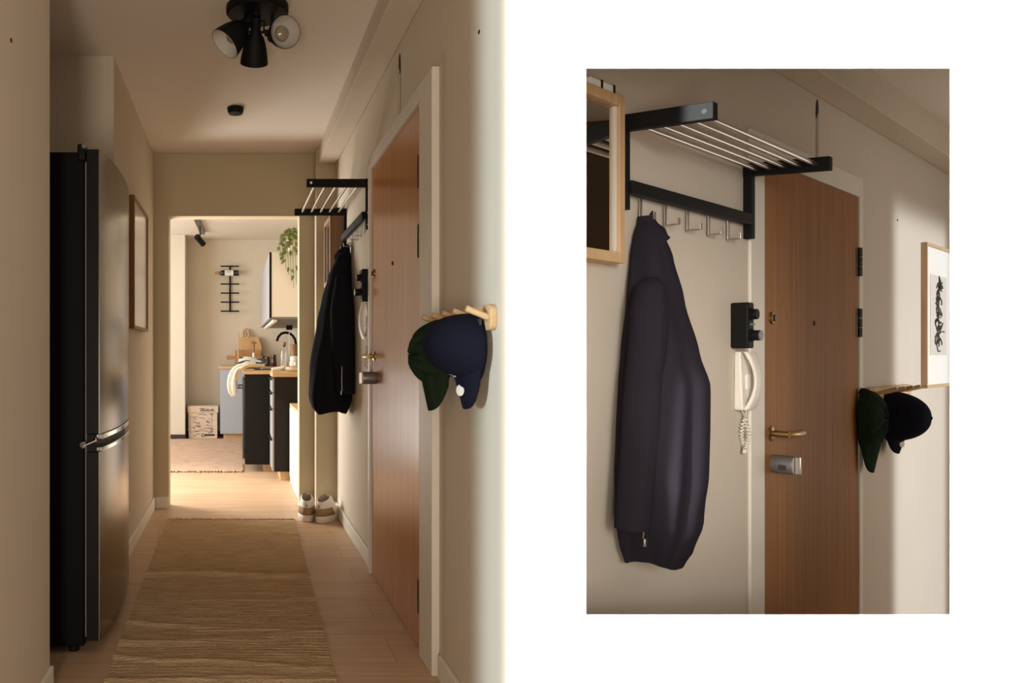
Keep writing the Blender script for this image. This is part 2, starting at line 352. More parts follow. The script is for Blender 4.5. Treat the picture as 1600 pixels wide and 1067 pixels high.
# ================================================================== BUILDERS SHARED BY THE TWO SPACES
def make_door(fr, name, label, cfg):
    x0, x1, z0, z1 = cfg['x0'], cfg['x1'], cfg['z0'], cfg['z1']; nl = cfg.get('n', .015); w = x1 - x0
    root = on(fr, name, label, 'door', x0, 0, z0); root['kind'] = 'structure'
    zz = lambda z: z - z0
    MB().box(0.002, w - .004, -nl, .022, .004, zz(z1)).build('door_leaf', cfg['mat'], root, bevel=.002, smooth=False)
    for (a, b) in cfg['hinges']:
        h = MB().box(w - .040, w - .006, -nl - .002, -nl + .004, zz(a), zz(b)).box(w - .002, w + .022, -nl - .002, -nl + .004, zz(a), zz(b))
        for k in range(3):
            l = (b - a) / 3
            h.cyl((w - .001, -nl - .008, zz(a) + k * l + .001), (w - .001, -nl - .008, zz(a) + (k + 1) * l - .001), .0085, n=12)
        h.build('hinge', M['iron'], root, bevel=.001)
    hx, hz = cfg['handle']; hx -= x0; hz = zz(hz); q = cfg.get('k', 1.0)
    hb = MB()
    hb.lathe([(.026 * q, 0), (.026 * q, .004), (.020 * q, .008), (.011 * q, .010), (.010 * q, .045 * q), (.010 * q, .052 * q)], (hx, -nl, hz), (0, -1, 0), 20)
    hd = hb.build('handle_rosette', M['brass'], root)
    MB().tube([(hx, -nl - .048 * q, hz), (hx + .03 * q, -nl - .056 * q, hz), (hx + .06 * q, -nl - .056 * q, hz - .002), (hx + .115 * q, -nl - .052 * q, hz - .002)],
              [.010 * q, .011 * q, .011 * q, .012 * q], 12).build('lever', M['brass'], hd)
    kx, kz = cfg['key']; kx -= x0; kz = zz(kz)
    kr = MB().lathe([(.021 * q, 0), (.021 * q, .005), (.017 * q, .009), (.006 * q, .009)], (kx, -nl, kz), (0, -1, 0), 20).build('keyhole_rosette', M['brass'], root)
    MB().box(kx - .004, kx + .004, -nl - .013, -nl - .0085, kz - .012 * q, kz + .006 * q).lathe([(.007 * q, .006), (.007 * q, .012)], (kx, -nl, kz + .006 * q), (0, -1, 0), 12).build('keyhole', M['dark_hole'], kr)
    px_, pz = cfg['peep']; px_ -= x0; pz = zz(pz)
    MB().lathe([(.0085 * q, 0), (.0085 * q, .004), (.005 * q, .005)], (px_, -nl, pz), (0, -1, 0), 14).build('peephole', M['ink'], root)
    cx_, cz_ = cfg['cyl']; cx_ -= x0; cz_ = zz(cz_)
    r_, l_ = cfg['cylr']
    c = MB().lathe([(r_ * .95, 0), (r_, .006), (r_, l_ - .004), (r_ * .97, l_), (r_ * .2, l_)], (cx_, -nl, cz_), (0, -1, 0), 28).build('lock_cylinder', M['grey'], root)
    MB().box(cx_ - r_ * .12, cx_ + r_ * .12, -nl - l_ - r_ * .55, -nl - l_, cz_ - r_ * .93, cz_ + r_ * .93).build('thumb_turn', M['steel'], c, bevel=.002)
    MB().box(cx_ - r_ * 1.02, cx_ - r_ * .75, -nl - l_ * .75, -nl - l_ * .4, cz_ - r_ * .5, cz_ + r_ * .05).build('lock_button', M['ink'], c)
    return root

def casing(fr, name, label, x0, x1, z0, z1, wl, wr, wt_, n, gap=.006):
    mb = MB()
    mb.box(x0 - wl, x0 - .002, -n, 0, z0, z1 + wt_).box(x1 + gap, x1 + wr, -n, 0, z0, z1 + wt_).box(x0 - .002, x1 + gap, -n, 0, z1 + gap, z1 + wt_)
    return struct_on(fr, name, mb, M['casing'], label, 'door frame', smooth=False, bevel=.003)

def make_rack(fr, label, xl, xr, ztop, arm, droop, zbot, zrail, hooks, bar=.042, th=.024, rods=5, ud=.018, group=None):
    root = on(fr, 'hat_rack', label, 'coat rack', xl, 0, zbot)
    L = xr - xl; zt = ztop - zbot
    for s, x in ((0, 0), (1, L)):
        u0, u1 = (x, x + th) if s == 0 else (x - th, x)
        br = MB().box(u0, u1, -ud, -.001, 0, zt).build('bracket_upright', M['black'], root, bevel=.002, smooth=False)
        hb = bar
        MB().box(u0 - .0006, u1 + .0006, -ud - .0006, -.0005, zt - hb, zt + .0006).build('bracket_block', M['black'], br)
        a = MB().hexa([(u0, -arm, zt - hb - droop), (u1, -arm, zt - hb - droop), (u1, -ud - .0005, zt - hb), (u0, -ud - .0005, zt - hb),
                       (u0, -arm, zt - droop), (u1, -arm, zt - droop), (u1, -ud - .0005, zt), (u0, -ud - .0005, zt)]).build('shelf_arm', M['black'], root, bevel=.002, smooth=False)
        sx = u0 - .001 if s == 0 else u1 + .001
        MB().cyl((sx, -arm + .022, zt - hb * .5 - droop * .95), (sx + (.0015 if s == 0 else -.0015), -arm + .022, zt - hb * .5 - droop * .95), .007, n=14).build('screw_head', M['chrome'], a)
        for zz_ in (.022, .085):
            MB().cyl((x + (-.0004 if s == 0 else .0004), -.009, zz_), (x + (.001 if s == 0 else -.001), -.009, zz_), .004, n=12).build('screw_head', M['steel'], br)
    for k in range(rods):
        t = (k + .35) / (rods - .25); y = -.03 - (arm - .055) * t; z = zt - bar * .5 - droop * (-y / arm)
        MB().cyl((th * .5, y, z), (L - th * .5, y, z), .0075, n=14).build('rod', M['steel'], root)
    zr = zrail - zbot
    MB().box(th, L - th, -.036, -.014, zr - .02, zr + .02).build('hook_rail', M['black'], root, bevel=.002, smooth=False)
    for h in hooks:
        x = h - xl
        m = MB()
        for (y0, y1, q0, q1) in ((-.0135, -.0105, zr - .085, zr + .005), (-.052, -.0105, zr - .088, zr - .0845), (-.0545, -.0515, zr - .088, zr - .066)):
            m.box(x - .008, x + .008, y0, y1, q0, q1)
        m.build('hook', M['nickel'], root, bevel=.0008, smooth=False)
    return root

def roundrect(w, h, r, n=6):
    pl = []
    for (cx_, cy_, a0_) in ((w - r, r, -90), (w - r, h - r, 0), (r, h - r, 90), (r, r, 180)):
        for k in range(n + 1):
            a = R(a0_ + 90 * k / n); pl.append((cx_ + r * math.cos(a), cy_ + r * math.sin(a)))
    return pl
def superring(cx_, cy_, a, b, z, n=40, p=2.6, fold=0.0, ph=0.0, flat=0.0, wob=0.0):
    out = []
    for k in range(n):
        t = 2 * math.pi * k / n; c, s = math.cos(t), math.sin(t)
        rr = 1 + fold * math.sin(5 * t + ph) + fold * .6 * math.sin(9 * t - ph * 1.7)
        x = cx_ + a * rr * math.copysign(abs(c) ** (2 / p), c); y = cy_ + b * rr * math.copysign(abs(s) ** (2 / p), s)
        out.append((x, min(y, -.004), z + wob * math.sin(2 * t + ph)))
    return out

def interp(tab, z):
    for (z0, *a), (z1, *b) in zip(tab, tab[1:]):
        if z0 >= z >= z1:
            t = (z0 - z) / (z0 - z1) if z0 != z1 else 0; t2 = t * t * (3 - 2 * t) * .5 + t * .5
            return [p + (q - p) * t2 for p, q in zip(a, b)]
    return list(tab[-1][1:]) if z < tab[-1][0] else list(tab[0][1:])

def make_coat(fr, label, x, n, z, m, body, sleeve, side, cuffzip, L, group=None):
    """body: table z -> x0, x1, n0, n1 ; sleeve: z -> cx, cn, ax, an"""
    root = on(fr, 'jacket', label, 'jacket', x, 0, z, group)
    mb = MB(); rings = []; N = 46
    for k in range(N + 1):
        zz_ = body[0][0] + (body[-1][0] - body[0][0]) * k / N
        x0, x1, n0, n1 = interp(body, zz_)
        f = .02 + .045 * min(1, k / N * 1.6)
        rings.append(superring((x0 + x1) / 2, -(n0 + n1) / 2, (x1 - x0) / 2, (n1 - n0) / 2, zz_, 56, 2.5, f, 1.2 + 1.1 * math.sin(k * .07), wob=.012 * k / N))
    last = rings[-1]; cxm = sum(p[0] for p in last) / len(last); cym = sum(p[1] for p in last) / len(last)
    for t, dz_ in ((.95, .004), (.9, .05), (.8, .12)):
        rings.append([(cxm + (p[0] - cxm) * t, cym + (p[1] - cym) * t, p[2] + dz_) for p in last])
    mb.loft(rings, True, True).build('body', m, root, angle=60)
    for sd in side:
        mb = MB(); rings = []
        for k in range(31):
            zz_ = sleeve[0][0] + (sleeve[-1][0] - sleeve[0][0]) * k / 30
            sx, sn, ax, an = interp(sleeve, zz_)
            rings.append(superring(sx * sd, -sn, ax, an, zz_, 28, 2.3, .02, k * .12 + sd))
        l = rings[-1]; cxm = sum(p[0] for p in l) / len(l); cym = sum(p[1] for p in l) / len(l)
        for t, dz_ in ((.88, .001), (.84, .04)):
            rings.append([(cxm + (p[0] - cxm) * t, cym + (p[1] - cym) * t, p[2] + dz_) for p in l])
        sl = mb.loft(rings, True, True).build('sleeve', m, root, angle=60)
        if sd == cuffzip[0]:
            zb, zt_, cxz, cnz = cuffzip[1:]
            zp = MB().tube([(cxz, -cnz, zt_), (cxz, -cnz - .002, (zt_ + zb) / 2), (cxz, -cnz, zb)], .0022, 6).build('zip', M['nickel'], sl)
            MB().box(cxz - .005, cxz + .005, -cnz - .008, -cnz - .003, zb - .022, zb).build('zip_pull', M['steel'], zp, bevel=.001)
    # collar and hanging loop
    x0, x1, n0, n1 = interp(body, body[0][0] - .03)
    cc = MB(); rings = []
    for k in range(9):
        t = k / 8; zz_ = body[0][0] + .012 - .10 * t
        a0_, a1_, m0, m1 = interp(body, min(zz_, body[0][0] - .001))
        sc = 1.02 if 0 < t < 1 else 1.005
        rings.append([(p[0], p[1], p[2] + t * (.5 * p[0] - .6 * (p[1] + .05))) for p in superring((a0_ + a1_) / 2, -(m0 + m1) / 2, (a1_ - a0_) / 2 * sc + .002, (m1 - m0) / 2 * sc + .002, zz_, 36, 2.3, .05, k * .3)])
    cc.loft(rings, True, True).build('collar', m, root, angle=60)
    MB().tube([(-.012, -.040, body[0][0] - .005), (-.010, -.046, .012), (0, -.047, .022), (.010, -.046, .012), (.012, -.040, body[0][0] - .005)], .0035, 8).build('hanging_loop', m, root)
    return root

def make_cap(fr, label, x, n, z, m, H, hz, hx, brim, lean=0.0, group=None, detail=None, tilt=0.0, squash=0.0, seed=1):
    """a cap hung with its opening to the wall: dome outwards (H), half height hz, half width hx, brim hanging down"""
    root = on(fr, 'baseball_cap', label, 'cap', x, n, z, group)
    rnd = random.Random(seed)
    nu, nv = 48, 20
    def dome(u, v, off=0.0):
        t = 2 * math.pi * u; ph = v * math.pi / 2
        r = math.cos(ph) ** .88; h = math.sin(ph) ** 1.02
        w = 1 + squash * (.10 * math.sin(3 * t + 1) + .08 * math.sin(7 * t)) * (1 - v * .4)
        groove = 1 - .014 * max(0, 1 - abs(((u * 6) % 1) - .5) * 16) if v < .97 else 1
        zc = lean * h
        d = squash * .012 * math.sin(9 * t + 5 * v)
        px_ = hx * r * math.cos(t) * w * groove; pz = hz * r * math.sin(t) * w * groove + zc
        return (px_, -(.006 + (H + off) * h * groove + d * h), pz)
    rings = [[dome(k / nu, j / nv) for k in range(nu)] for j in range(nv)]
    rings.append([(rings[-1][k][0] * .25, -(.006 + H), lean) for k in range(nu)])
    cr = MB().loft(rings, False, True).build('crown', m, root, solid=.003, angle=50)
    MB().lathe([(.010, -.004), (.0095, .003), (.006, .006), (.001, .007)], (0, -(.006 + H), lean), (0, -1, 0), 14).build('button', m, cr)
    bl, bw, bc, bdir = brim            # length, half width, curl, outward tilt
    def bfn(u, v):
        a = (u - .5) * 2
        rx = bw * a * (1 - .18 * v * abs(a))
        edge = max(0, 1 - abs(a) ** 5 * .45)
        zl = -hz * .70 * math.sqrt(max(.15, 1 - (a * bw / hx) ** 2 * .8)) - v * bl * edge
        return (rx, -(.016 + (bdir * v + bc) * (1 - a * a)), zl)
    MB().grid(bfn, 24, 10).build('brim', m, root, solid=.004, angle=60)
    MB().tube([(hx * .55 * math.cos(t), -.004 - .004 * math.sin(t), hz * .82 + .02 * math.sin(t)) for t in [k * math.pi / 12 for k in range(13)]], .006, 8).build('strap', M['black'], root)
    if detail: detail(root, dome, bfn)
    return root

def make_pegs(fr, label, x0, x1, z, h, pegs, plen, rise, th=.018, group=None, pr=.0085):
    root = on(fr, 'peg_rack', label, 'peg rack', x0, 0, z)
    L = x1 - x0; pl = [(a, b - h / 2) for a, b in roundrect(L, h, h * .32)]
    MB().prism(pl, 'y', -th, 0).build('board', M['oak'], root, bevel=.002)
    for p in pegs:
        x = p - x0
        MB().tube([(x, -th + .002, -.0), (x - .0, -th - plen, rise), ], [pr, pr * .92], 12).build('peg', M['oak'], root, bevel=.001)
    return root

def make_intercom(fr, label, x0, x1, z0, z1, nd, group=None):
    root = on(fr, 'doorbell_unit', label, 'doorbell', x0, 0, z0); w, h = x1 - x0, z1 - z0
    MB().box(0, w, -nd, 0, 0, h).build('case', M['black'], root, bevel=.006, seg=3)
    for zc, l, mm in ((h * .74, .016, M['black']), (h * .28, .026, M['black'])):
        k = MB().lathe([(h * .14, 0), (h * .14, .004), (h * .11, .006), (h * .115, l), (h * .105, l + .004), (.001, l + .004)], (w * .55, -nd, zc), (0, -1, 0), 24).build('knob', mm, root)
        if l > .02:
            MB().lathe([(h * .112, l + .002), (h * .108, l + .006), (.001, l + .0065)], (w * .55, -nd, zc), (0, -1, 0), 24).build('knob_cap', M['grey'], k)
    MB().box(w * .12, w * .98, -nd - .003, -nd + .001, h * .50, h * .54).build('seam', M['black_gloss'], root)
    return root

def make_handset(fr, label, x0, x1, z0, z1, nd, cord_z, group=None):
    root = on(fr, 'door_phone', label, 'intercom phone', x0, 0, z0); w, h = x1 - x0, z1 - z0
    MB().hexa([(0, -nd * .45, 0), (w, -nd * .45, 0), (w, 0, 0), (0, 0, 0), (w * .05, -nd * .30, h), (w * .95, -nd * .30, h), (w * .95, 0, h), (w * .05, 0, h)]).build('base', M['white'], root, bevel=.006, seg=3)
    pts = []; rs = []; rings = []
    for k in range(21):
        t = k / 20; z = h * .01 + h * .98 * t
        bow = math.sin(t * math.pi)
        out = nd * .46 + nd * .42 * bow ** .8
        thick = nd * (.34 - .16 * bow); wd = w * (.42 - .14 * bow)
        rings.append(superring(w * .5, -out, wd, thick * .5, z, 20, 3.2))
    MB().loft(rings).build('handset', M['white'], root, bevel=0, angle=50)
    MB().box(w * .35, w * .65, -nd * .47, -nd * .35, h * .35, h * .62).build('speaker_panel', M['trim'], root, bevel=.003)
    n = 240; pl = []
    zc = (cord_z - z0)
    for k in range(n + 1):
        t = k / n
        cxx = w * .5 + .016 * math.sin(t * 4 * math.pi); cz_ = -.03 + (zc + .03) * math.sin(t * math.pi)
        a = t * 2 * math.pi * 30
        pl.append((cxx + .0065 * math.cos(a), -.020 - .008 * math.sin(t * 2 * math.pi) + .0065 * math.sin(a), cz_))
    pl = [(w * .35, -.012, .004)] + pl + [(w * .6, -.02, .004)]
    MB().tube(pl, .0026, 5).build('coiled_cord', M['white'], root, angle=80)
    return root

def make_mirror(fr, label, x0, x1, z0, z1, n, fw=.03, m='oak_v', group=None, solid_side=None):
    root = on(fr, 'mirror', label, 'mirror', x0, 0, z0); w, h = x1 - x0, z1 - z0
    mb = MB().box(0, fw, -n, 0, 0, h).box(w - fw, w, -n, 0, 0, h).box(fw, w - fw, -n, 0, 0, fw).box(fw, w - fw, -n, 0, h - fw, h)
    mb.build('frame', M[m], root, bevel=.002, smooth=False)
    ip = .007
    for (u0, u1) in ((fw, fw + ip), (w - fw - ip, w - fw)): MB().box(u0, u1, -n + .010, 0, fw, h - fw).build('inner_lip', M['cream'], root, smooth=False)
    MB().box(fw, w - fw, -n + .016, -.004, fw, h - fw).build('mirror_glass', M['mirror'], root, smooth=False)
    return root

# ================================================================== CORRIDOR: right wall
cf = lambda x, y, n=0.0: CF.px(x, y, n)
e0 = cf(581, 500, .015)[0]; e1 = cf(659, 500, .015)[0]
make_door(CF, 'door_1', 'brown wooden front door in the corridor', dict(x0=e0, x1=e1, z0=0, z1=2.016, mat=M['door'], n=.015,
          hinges=[(1.704, 1.824), (1.449, 1.572), (.150, .272)], handle=(cf(585.3, 556.5, .015)), key=cf(584.8, 427, .015), peep=cf(613.6, 411.5, .015),
          cyl=cf(587.5, 590.5, .015), cylr=(.030, .066), k=1.0))
casing(CF, 'trim_3', 'cream painted frame of the corridor front door', e0, e1, 0, 2.016, .045, .19, .062, .027)
make_rack(CF, 'black hat rack with steel rods on the corridor wall beside the door', -4.83, -3.985, 2.006, .325, 0.0, 1.745, 1.82,
          [-4.70, -4.56, -4.42, -4.28, -4.14], group=None)
# jacket on the far hook
body = [(-.005, -.025, .025, .012, .055), (-.06, -.05, .05, .006, .085), (-.18, -.13, .11, .004, .135), (-.32, -.17, .14, .004, .172), (-.45, -.19, .15, .004, .198),
        (-.72, -.20, .16, .004, .240), (-.90, -.20, .16, .006, .250), (-.96, -.19, .15, .02, .235), (-1.0, -.16, .12, .035, .20)]
sleeve = [(-.15, .085, .055, .02, .02), (-.20, .12, .065, .045, .045), (-.40, .155, .075, .06, .068), (-.65, .165, .07, .06, .068), (-.88, .165, .06, .058, .058)]
zx = cf(519, 600, .0)
make_coat(CF, 'dark zip-cuffed jacket hanging from the corridor hat rack', -4.62, 0, 1.745, M['coat_dark'], body, sleeve, (-1, 1), (1, -.86, -.72, .222, .085), 1.0)
# mirror cabinet beyond the rack
make_mirror(CF, 'brown framed mirror seen edge-on behind the jacket in the corridor', -5.24, -4.90, 1.545, 1.985, .092, m='walnut')
tag(MB().box(-.09, -.01, -.06, -.01, 0, .05).build('box', M['ink'], bevel=.004), 'small dark box on top of the brown corridor mirror', 'box')
bpy.data.objects['box'].location = CF.pt(-4.92, 0, 1.986); bpy.data.objects['box'].rotation_euler = (0, 0, CF.a)
make_intercom(CF, 'black doorbell unit with two knobs beside the corridor door', -4.00, -3.905, 1.368, 1.530, .052)
make_handset(CF, 'white wall phone below the black corridor doorbell', -4.00, -3.915, 1.172, 1.364, .062, 1.025)
# peg rack and caps
make_pegs(CF, 'pale wooden peg rack with five pegs on the corridor wall', -2.64, cf(777, 495, .0)[0], 1.197, .070,
          [cf(x_, 490, .07)[0] for x_ in (662.7, 678, 693.8, 711, 731.8)], .058, .024, pr=.0095)
def navy_detail(logo=True, sx=1):
    def fn(root, dome, bfn):
        pts = []
        for (u, v) in ((.775, .31), (.79, .28), (.805, .295)):
            pts.append(Vector(dome(u, v, .004)))
        MB().tube(pts, [.0012, .0022, .0012], 6).build('embroidery', M['white'], root)
        p = [Vector(dome(u, v, .004)) for (u, v) in ((.79, .28), (.792, .33), (.787, .355))]
        MB().tube(p, .0012, 6).build('embroidery', M['white'], root)
        c = Vector(bfn(.60 if sx < 0 else .40, .50))
        MB().lathe([(.001, 0), (.016, .0005), (.016, .0015), (.001, .002)], c + Vector((.001 if sx < 0 else -.001, -.004, .0)), (.45 if sx < 0 else -.45, -1, 0), 20).build('sticker', M['paper'], root)
        a = Vector(dome(.12, .05, .003))
        MB().box(a.x - .02, a.x + .01, a.y - .004, a.y + .002, a.z - .004, a.z + .014).build('tag', M['ink'], root, bevel=.001)
    return fn
make_cap(CF, 'navy cap with white emblem hanging from the corridor peg rack', -2.16, .012, 1.115, M['navy'], .148, .095, .095, (.105, .080, .052, -.030), lean=.012, group='caps on the corridor peg rack', detail=navy_detail(sx=-1), seed=3)
make_cap(CF, 'crumpled green corduroy cap behind the navy cap in the corridor', -2.46, .014, 1.105, M['green'], .112, .105, .085, (.115, .075, .070, -.025), lean=-.01, squash=.8, seed=5, group='caps on the corridor peg rack')
# cable and drilled holes
def cable(fr, label, x, zb, zt_, group=None):
    root = on(fr, 'cable', label, 'cable', x, 0, zb)
    MB().box(-.007, .007, -.007, 0, 0, zt_ - zb).build('conduit', M['cable'], root, bevel=.002)
    rnd = random.Random(4); pl = []
    for k in range(14):
        a = 2 * math.pi * k / 14; pl.append((.013 * math.cos(a) * (.7 + .6 * rnd.random()), zt_ - zb + .015 + .045 * math.sin(a) * (.7 + .5 * rnd.random())))
    MB().prism(pl, 'y', -.004, 0).build('hole', M['dark_hole'], root)
    return root
x_, z_ = cf(625, 178)
cable(CF, 'cable running up from the corridor door frame to a dark hole', x_, 2.08, cf(625, 108)[1])
def plug(fr, label, x, z, r=.006):
    o = MB().lathe([(r, 0), (r, .002), (r * .4, .003)], (0, 0, 0), (0, -1, 0), 12).build('wall_plug', M['dark_hole'])
    tag(o, label, 'wall plug'); o.location = fr.pt(x, 0, z); o.rotation_euler = (0, 0, fr.a)
plug(CF, 'dark screw hole high on the right corridor wall', *cf(749, 50))
LF2 = Frame(-.605, 0, R(90))
plug(LF2, 'dark screw hole on the near left wall', *LF2.px(17, 63))

# ================================================================== CORRIDOR: left side
# framed print
px0, pz0 = LF.px(203, 512, .03); px1, pz1 = LF.px(226, 340, .03)
root = on(LF, 'framed_print', 'wood-framed print on the left wall beyond the fridge', 'picture', 4.16, 0, 1.235)
w_, h_ = .66, .725
MB().box(0, .018, -.035, 0, 0, h_).box(w_ - .018, w_, -.035, 0, 0, h_).box(.018, w_ - .018, -.035, 0, 0, .018).box(.018, w_ - .018, -.035, 0, h_ - .018, h_).build('frame', M['walnut'], root, smooth=False, bevel=.002)
MB().box(.018, w_ - .018, -.026, -.003, .018, h_ - .018).build('glazed_mat', M['glare_mat'], root, smooth=False)
MB().box(.20, w_ - .20, -.0262, -.026, .20, h_ - .20).build('print', M['glare_mat'], root, smooth=False)

# fridge
FR = thing('refrigerator', 'tall dark steel fridge freezer in the left niche', 'fridge', (0, 2.79, 0))
fy0, fy1 = 0.0, .845
MB().box(-1.22, -.552, .012, fy1, .03, 1.835).build('cabinet', M['fridge_side'], FR, bevel=.006)
for yy in (.06, fy1 - .06):
    MB().cyl((-.60, yy, 0), (-.60, yy, .032), .02, n=12).build('foot', M['fridge_edge'], FR)
def bow(t): return -.493 - .012 * t + .030 * math.sin(math.pi * min(1, t)) ** .9
def fridge_door(z0, z1, label):
    n = 24; outer = [(bow(k / n), fy0 + (fy1 - fy0) * k / n) for k in range(n + 1)]
    inner = [(-.542, fy1), (-.542, fy0)]
    d = MB().prism([(x - .004, y) for x, y in outer] + inner, 'z', z0, z1).build('door', M['fridge_edge'], FR, bevel=.003, angle=40)
    skin = MB()
    ys = [p[1] for p in outer]
    rings = [[(x, y, z0 + .001), (x, y, z1 - .001), (x - .0045, y, z1 - .001), (x - .0045, y, z0 + .001)] for x, y in outer]
    skin.loft(rings).build('steel_front', M['fridge_steel'], d, angle=30)
    return d
du = fridge_door(.806, 1.842, None); dw = fridge_door(.055, .742, None)
MB().box(-.552, -.543, .03, fy1 - .02, .06, 1.83).build('gasket', M['gasket'], FR, smooth=False)
n = 24
def band(z0, z1, inset, mm, name, par, t0=.03, t1=1.0):
    rings = []
    for k in range(n + 1):
        t = t0 + (t1 - t0) * k / n; x = bow(t) - inset; y = fy1 * t
        rings.append([(x, y, z0), (x, y, z1), (x - .03, y, z1), (x - .03, y, z0)])
    return MB().loft(rings).build(name, mm, par, bevel=.002, angle=35)
band(.742, .806, .018, M['fridge_edge'], 'grip_recess', dw, t0=0.0)
band(.786, .804, -.004, M['chrome'], 'grip_trim', dw)
band(.740, .756, -.004, M['chrome'], 'grip_trim', dw)
MB().cyl((-.552, -.006, .765), (-.505, -.004, .785), .006, n=10).lathe([(.012, -.006), (.012, .006)], (-.552, -.004, .768), (0, -1, 0), 14).build('hinge_pin', M['chrome'], FR)
MB().box(-.575, -.545, -.004, .05, 1.80, 1.862).build('hinge_cover', M['black'], FR, bevel=.008)
MB().lathe([(.009, 0), (.009, .01)], (-.547, -.004, 1.85), (0, -1, 0), 14).build('hinge_cap', M['grey'], FR)

# ceiling spotlights
LY = 3.15
lp = at(402, 8, LY); SP = thing('ceiling_spotlight', 'black ceiling lamp with three bell spotlights', 'lamp', (lp.x, LY, CZ))
MB().lathe([(.128, 0), (.128, -.022), (.118, -.032), (.02, -.036), (.001, -.036)], (0, 0, 0), (0, 0, 1), 40).build('ceiling_plate', M['black'], SP)
def bell(mouth_px, mY, axis, length, rad, arm_from):
    mth = at(*mouth_px, mY) - Vector((lp.x, LY, CZ)); ax = Vector(axis).normalized(); top = mth - ax * length
    prof_o = [(rad * .30, 0), (rad * .34, .02), (rad * .40, .035), (rad * .62, length * .34), (rad * .84, length * .60), (rad * .96, length * .85), (rad, length)]
    prof_i = [(rad * .97, length), (rad * .92, length * .85), (rad * .80, length * .60), (rad * .58, length * .36), (rad * .2, length * .3)]
    sh = MB().lathe(prof_o, top, ax, 32, True, False).build('shade', M['black'], SP, angle=50)
    MB().lathe(prof_i, top, ax, 32, False, True).build('shade_lining', M['shade_in'], sh, angle=60)
    MB().lathe([(.012, length * .32), (.024, length * .5), (.031, length * .64), (.026, length * .76), (.012, length * .83), (.001, length * .85)], top, ax, 20).build('bulb', M['bulb'], sh)
    side = ax.cross(Vector((0, 0, 1))).normalized() if abs(ax.z) < .98 else Vector((1, 0, 0))
    a = Vector(arm_from); mid = top + ax * .03
    st = MB().tube([a, a + Vector((0, 0, -.035)), top - ax * .02], .007, 10)
    st.tube([a + Vector((0, 0, -.03)) - side * .001, top - ax * .012 - side * .034, mid - side * .034], .004, 8)
    st.tube([a + Vector((0, 0, -.03)) + side * .001, top - ax * .012 + side * .034, mid + side * .034], .004, 8)
    st.cyl(mid - side * .040, mid + side * .040, .0055, n=10)
    st.lathe([(rad * .34, -.03), (rad * .36, .03)], top, ax, 20)
    st.cyl(mid - side * .052, mid - side * .038, .010, n=12); st.cyl(mid + side * .038, mid + side * .052, .010, n=12)
    st.build('yoke', M['black'], SP)
bell((351, 69), 3.10, (-.66, -.22, -.72), .150, .067, (-.050, -.01, -.034))
bell((397, 99), 3.20, (-.03, .62, -.78), .155, .058, (.005, -.02, -.034))
bell((446, 50), 3.06, (.30, -.88, -.22), .120, .0635, (.062, .01, -.034))
# smoke alarm
sp = at(368, 163, 4.44)
o = MB().lathe([(.046, 0), (.046, -.022), (.040, -.036), (.012, -.040), (.001, -.040)], (0, 0, 0), (0, 0, 1), 32)
SA = thing('smoke_alarm', 'small round black smoke alarm on the corridor ceiling', 'smoke alarm', (sp.x, 4.44, CZ))
o.build('body', M['black'], SA); MB().lathe([(.049, 0), (.049, -.010), (.046, -.010)], (0, 0, 0), (0, 0, 1), 32).build('mounting_ring', M['black_gloss'], SA)

# rugs
def make_rug(name, label, left, right, y0, y1, m, wr, hgt=.010, fr0=False, fr1=True, nu=60, nv=360):
    root = thing(name, label, 'rug', (0, 0, 0))
    rnd = random.Random(11)
    def fn(u, v):
        y = y0 + (y1 - y0) * v; a, b = left(v), right(v)
        e = .006 * noise.noise((y * 9, 3, 0)); e2 = .006 * noise.noise((y * 9, 8, 0))
        x = a + e + (b + e2 - a - e) * u
        z = hgt + .0018 * math.sin(y * 2 * math.pi / .026) + .004 * noise.noise((x * 2.2, y * 11, 2.0)) + .003 * noise.noise((x * 5, y * 30, 4.0))
        for (wy, h, wd, sl, c0) in wr:
            yy = wy + sl * (u - .5) + .03 * noise.noise((x * 3, wy, 1))
            k = (y - yy) / wd
            amp = h * (c0 + (1 - c0) * (.5 + .5 * math.sin(3.0 * u + wy * 5)))
            z += 1.15 * amp * math.exp(-k * k)
        return (x, y, max(z, .004))
    MB().grid(fn, nu, nv).build('weave', m, root, angle=80)
    pl = MB()
    for k in range(nu + 1):
        pass
    sk = MB()
    a, b = left(0), right(0); a1_, b1_ = left(1), right(1)
    sk.hexa([(a, y0, .001), (b, y0, .001), (b1_, y1, .001), (a1_, y1, .001), (a + .004, y0 + .004, .004), (b - .004, y0 + .004, .004), (b1_ - .004, y1 - .004, .004), (a1_ + .004, y1 - .004, .004)]).build('underside', m, root, smooth=False)
    fg = MB(); N = 70
    for (do, yy, sgn, t) in ((fr1, y1, 1, 1), (fr0, y0, -1, 0)):
        if not do: continue
        for k in range(N):
            x = left(t) + (right(t) - left(t)) * (k + rnd.random() * .8) / N
            l = .02 + .035 * rnd.random(); dx = (rnd.random() - .5) * .03
            fg.tube([(x, yy - sgn * .008, .010), (x + dx * .5, yy + sgn * l * .5, .012), (x + dx, yy + sgn * l, .005)], [.005, .004, .003], 5)
    f = fg.build('fringe', M['fringe'], root); f['kind'] = 'stuff'
    return root
make_rug('runner_rug', 'long brown jute runner on the corridor floor', lambda v: -.436 - .010 * v, lambda v: .333 + .058 * v, 2.42, 5.05, M['rug'],
         [(4.60, .008, .018, .05, .5), (4.20, .008, .02, -.06, .3), (3.765, .017, .022, -.03, .5), (3.05, .014, .020, -.10, .2), (2.93, .010, .03, .10, .4), (2.70, .010, .02, -.08, .3), (2.56, .008, .02, .04, .3), (3.40, .006, .02, .02, .4)])
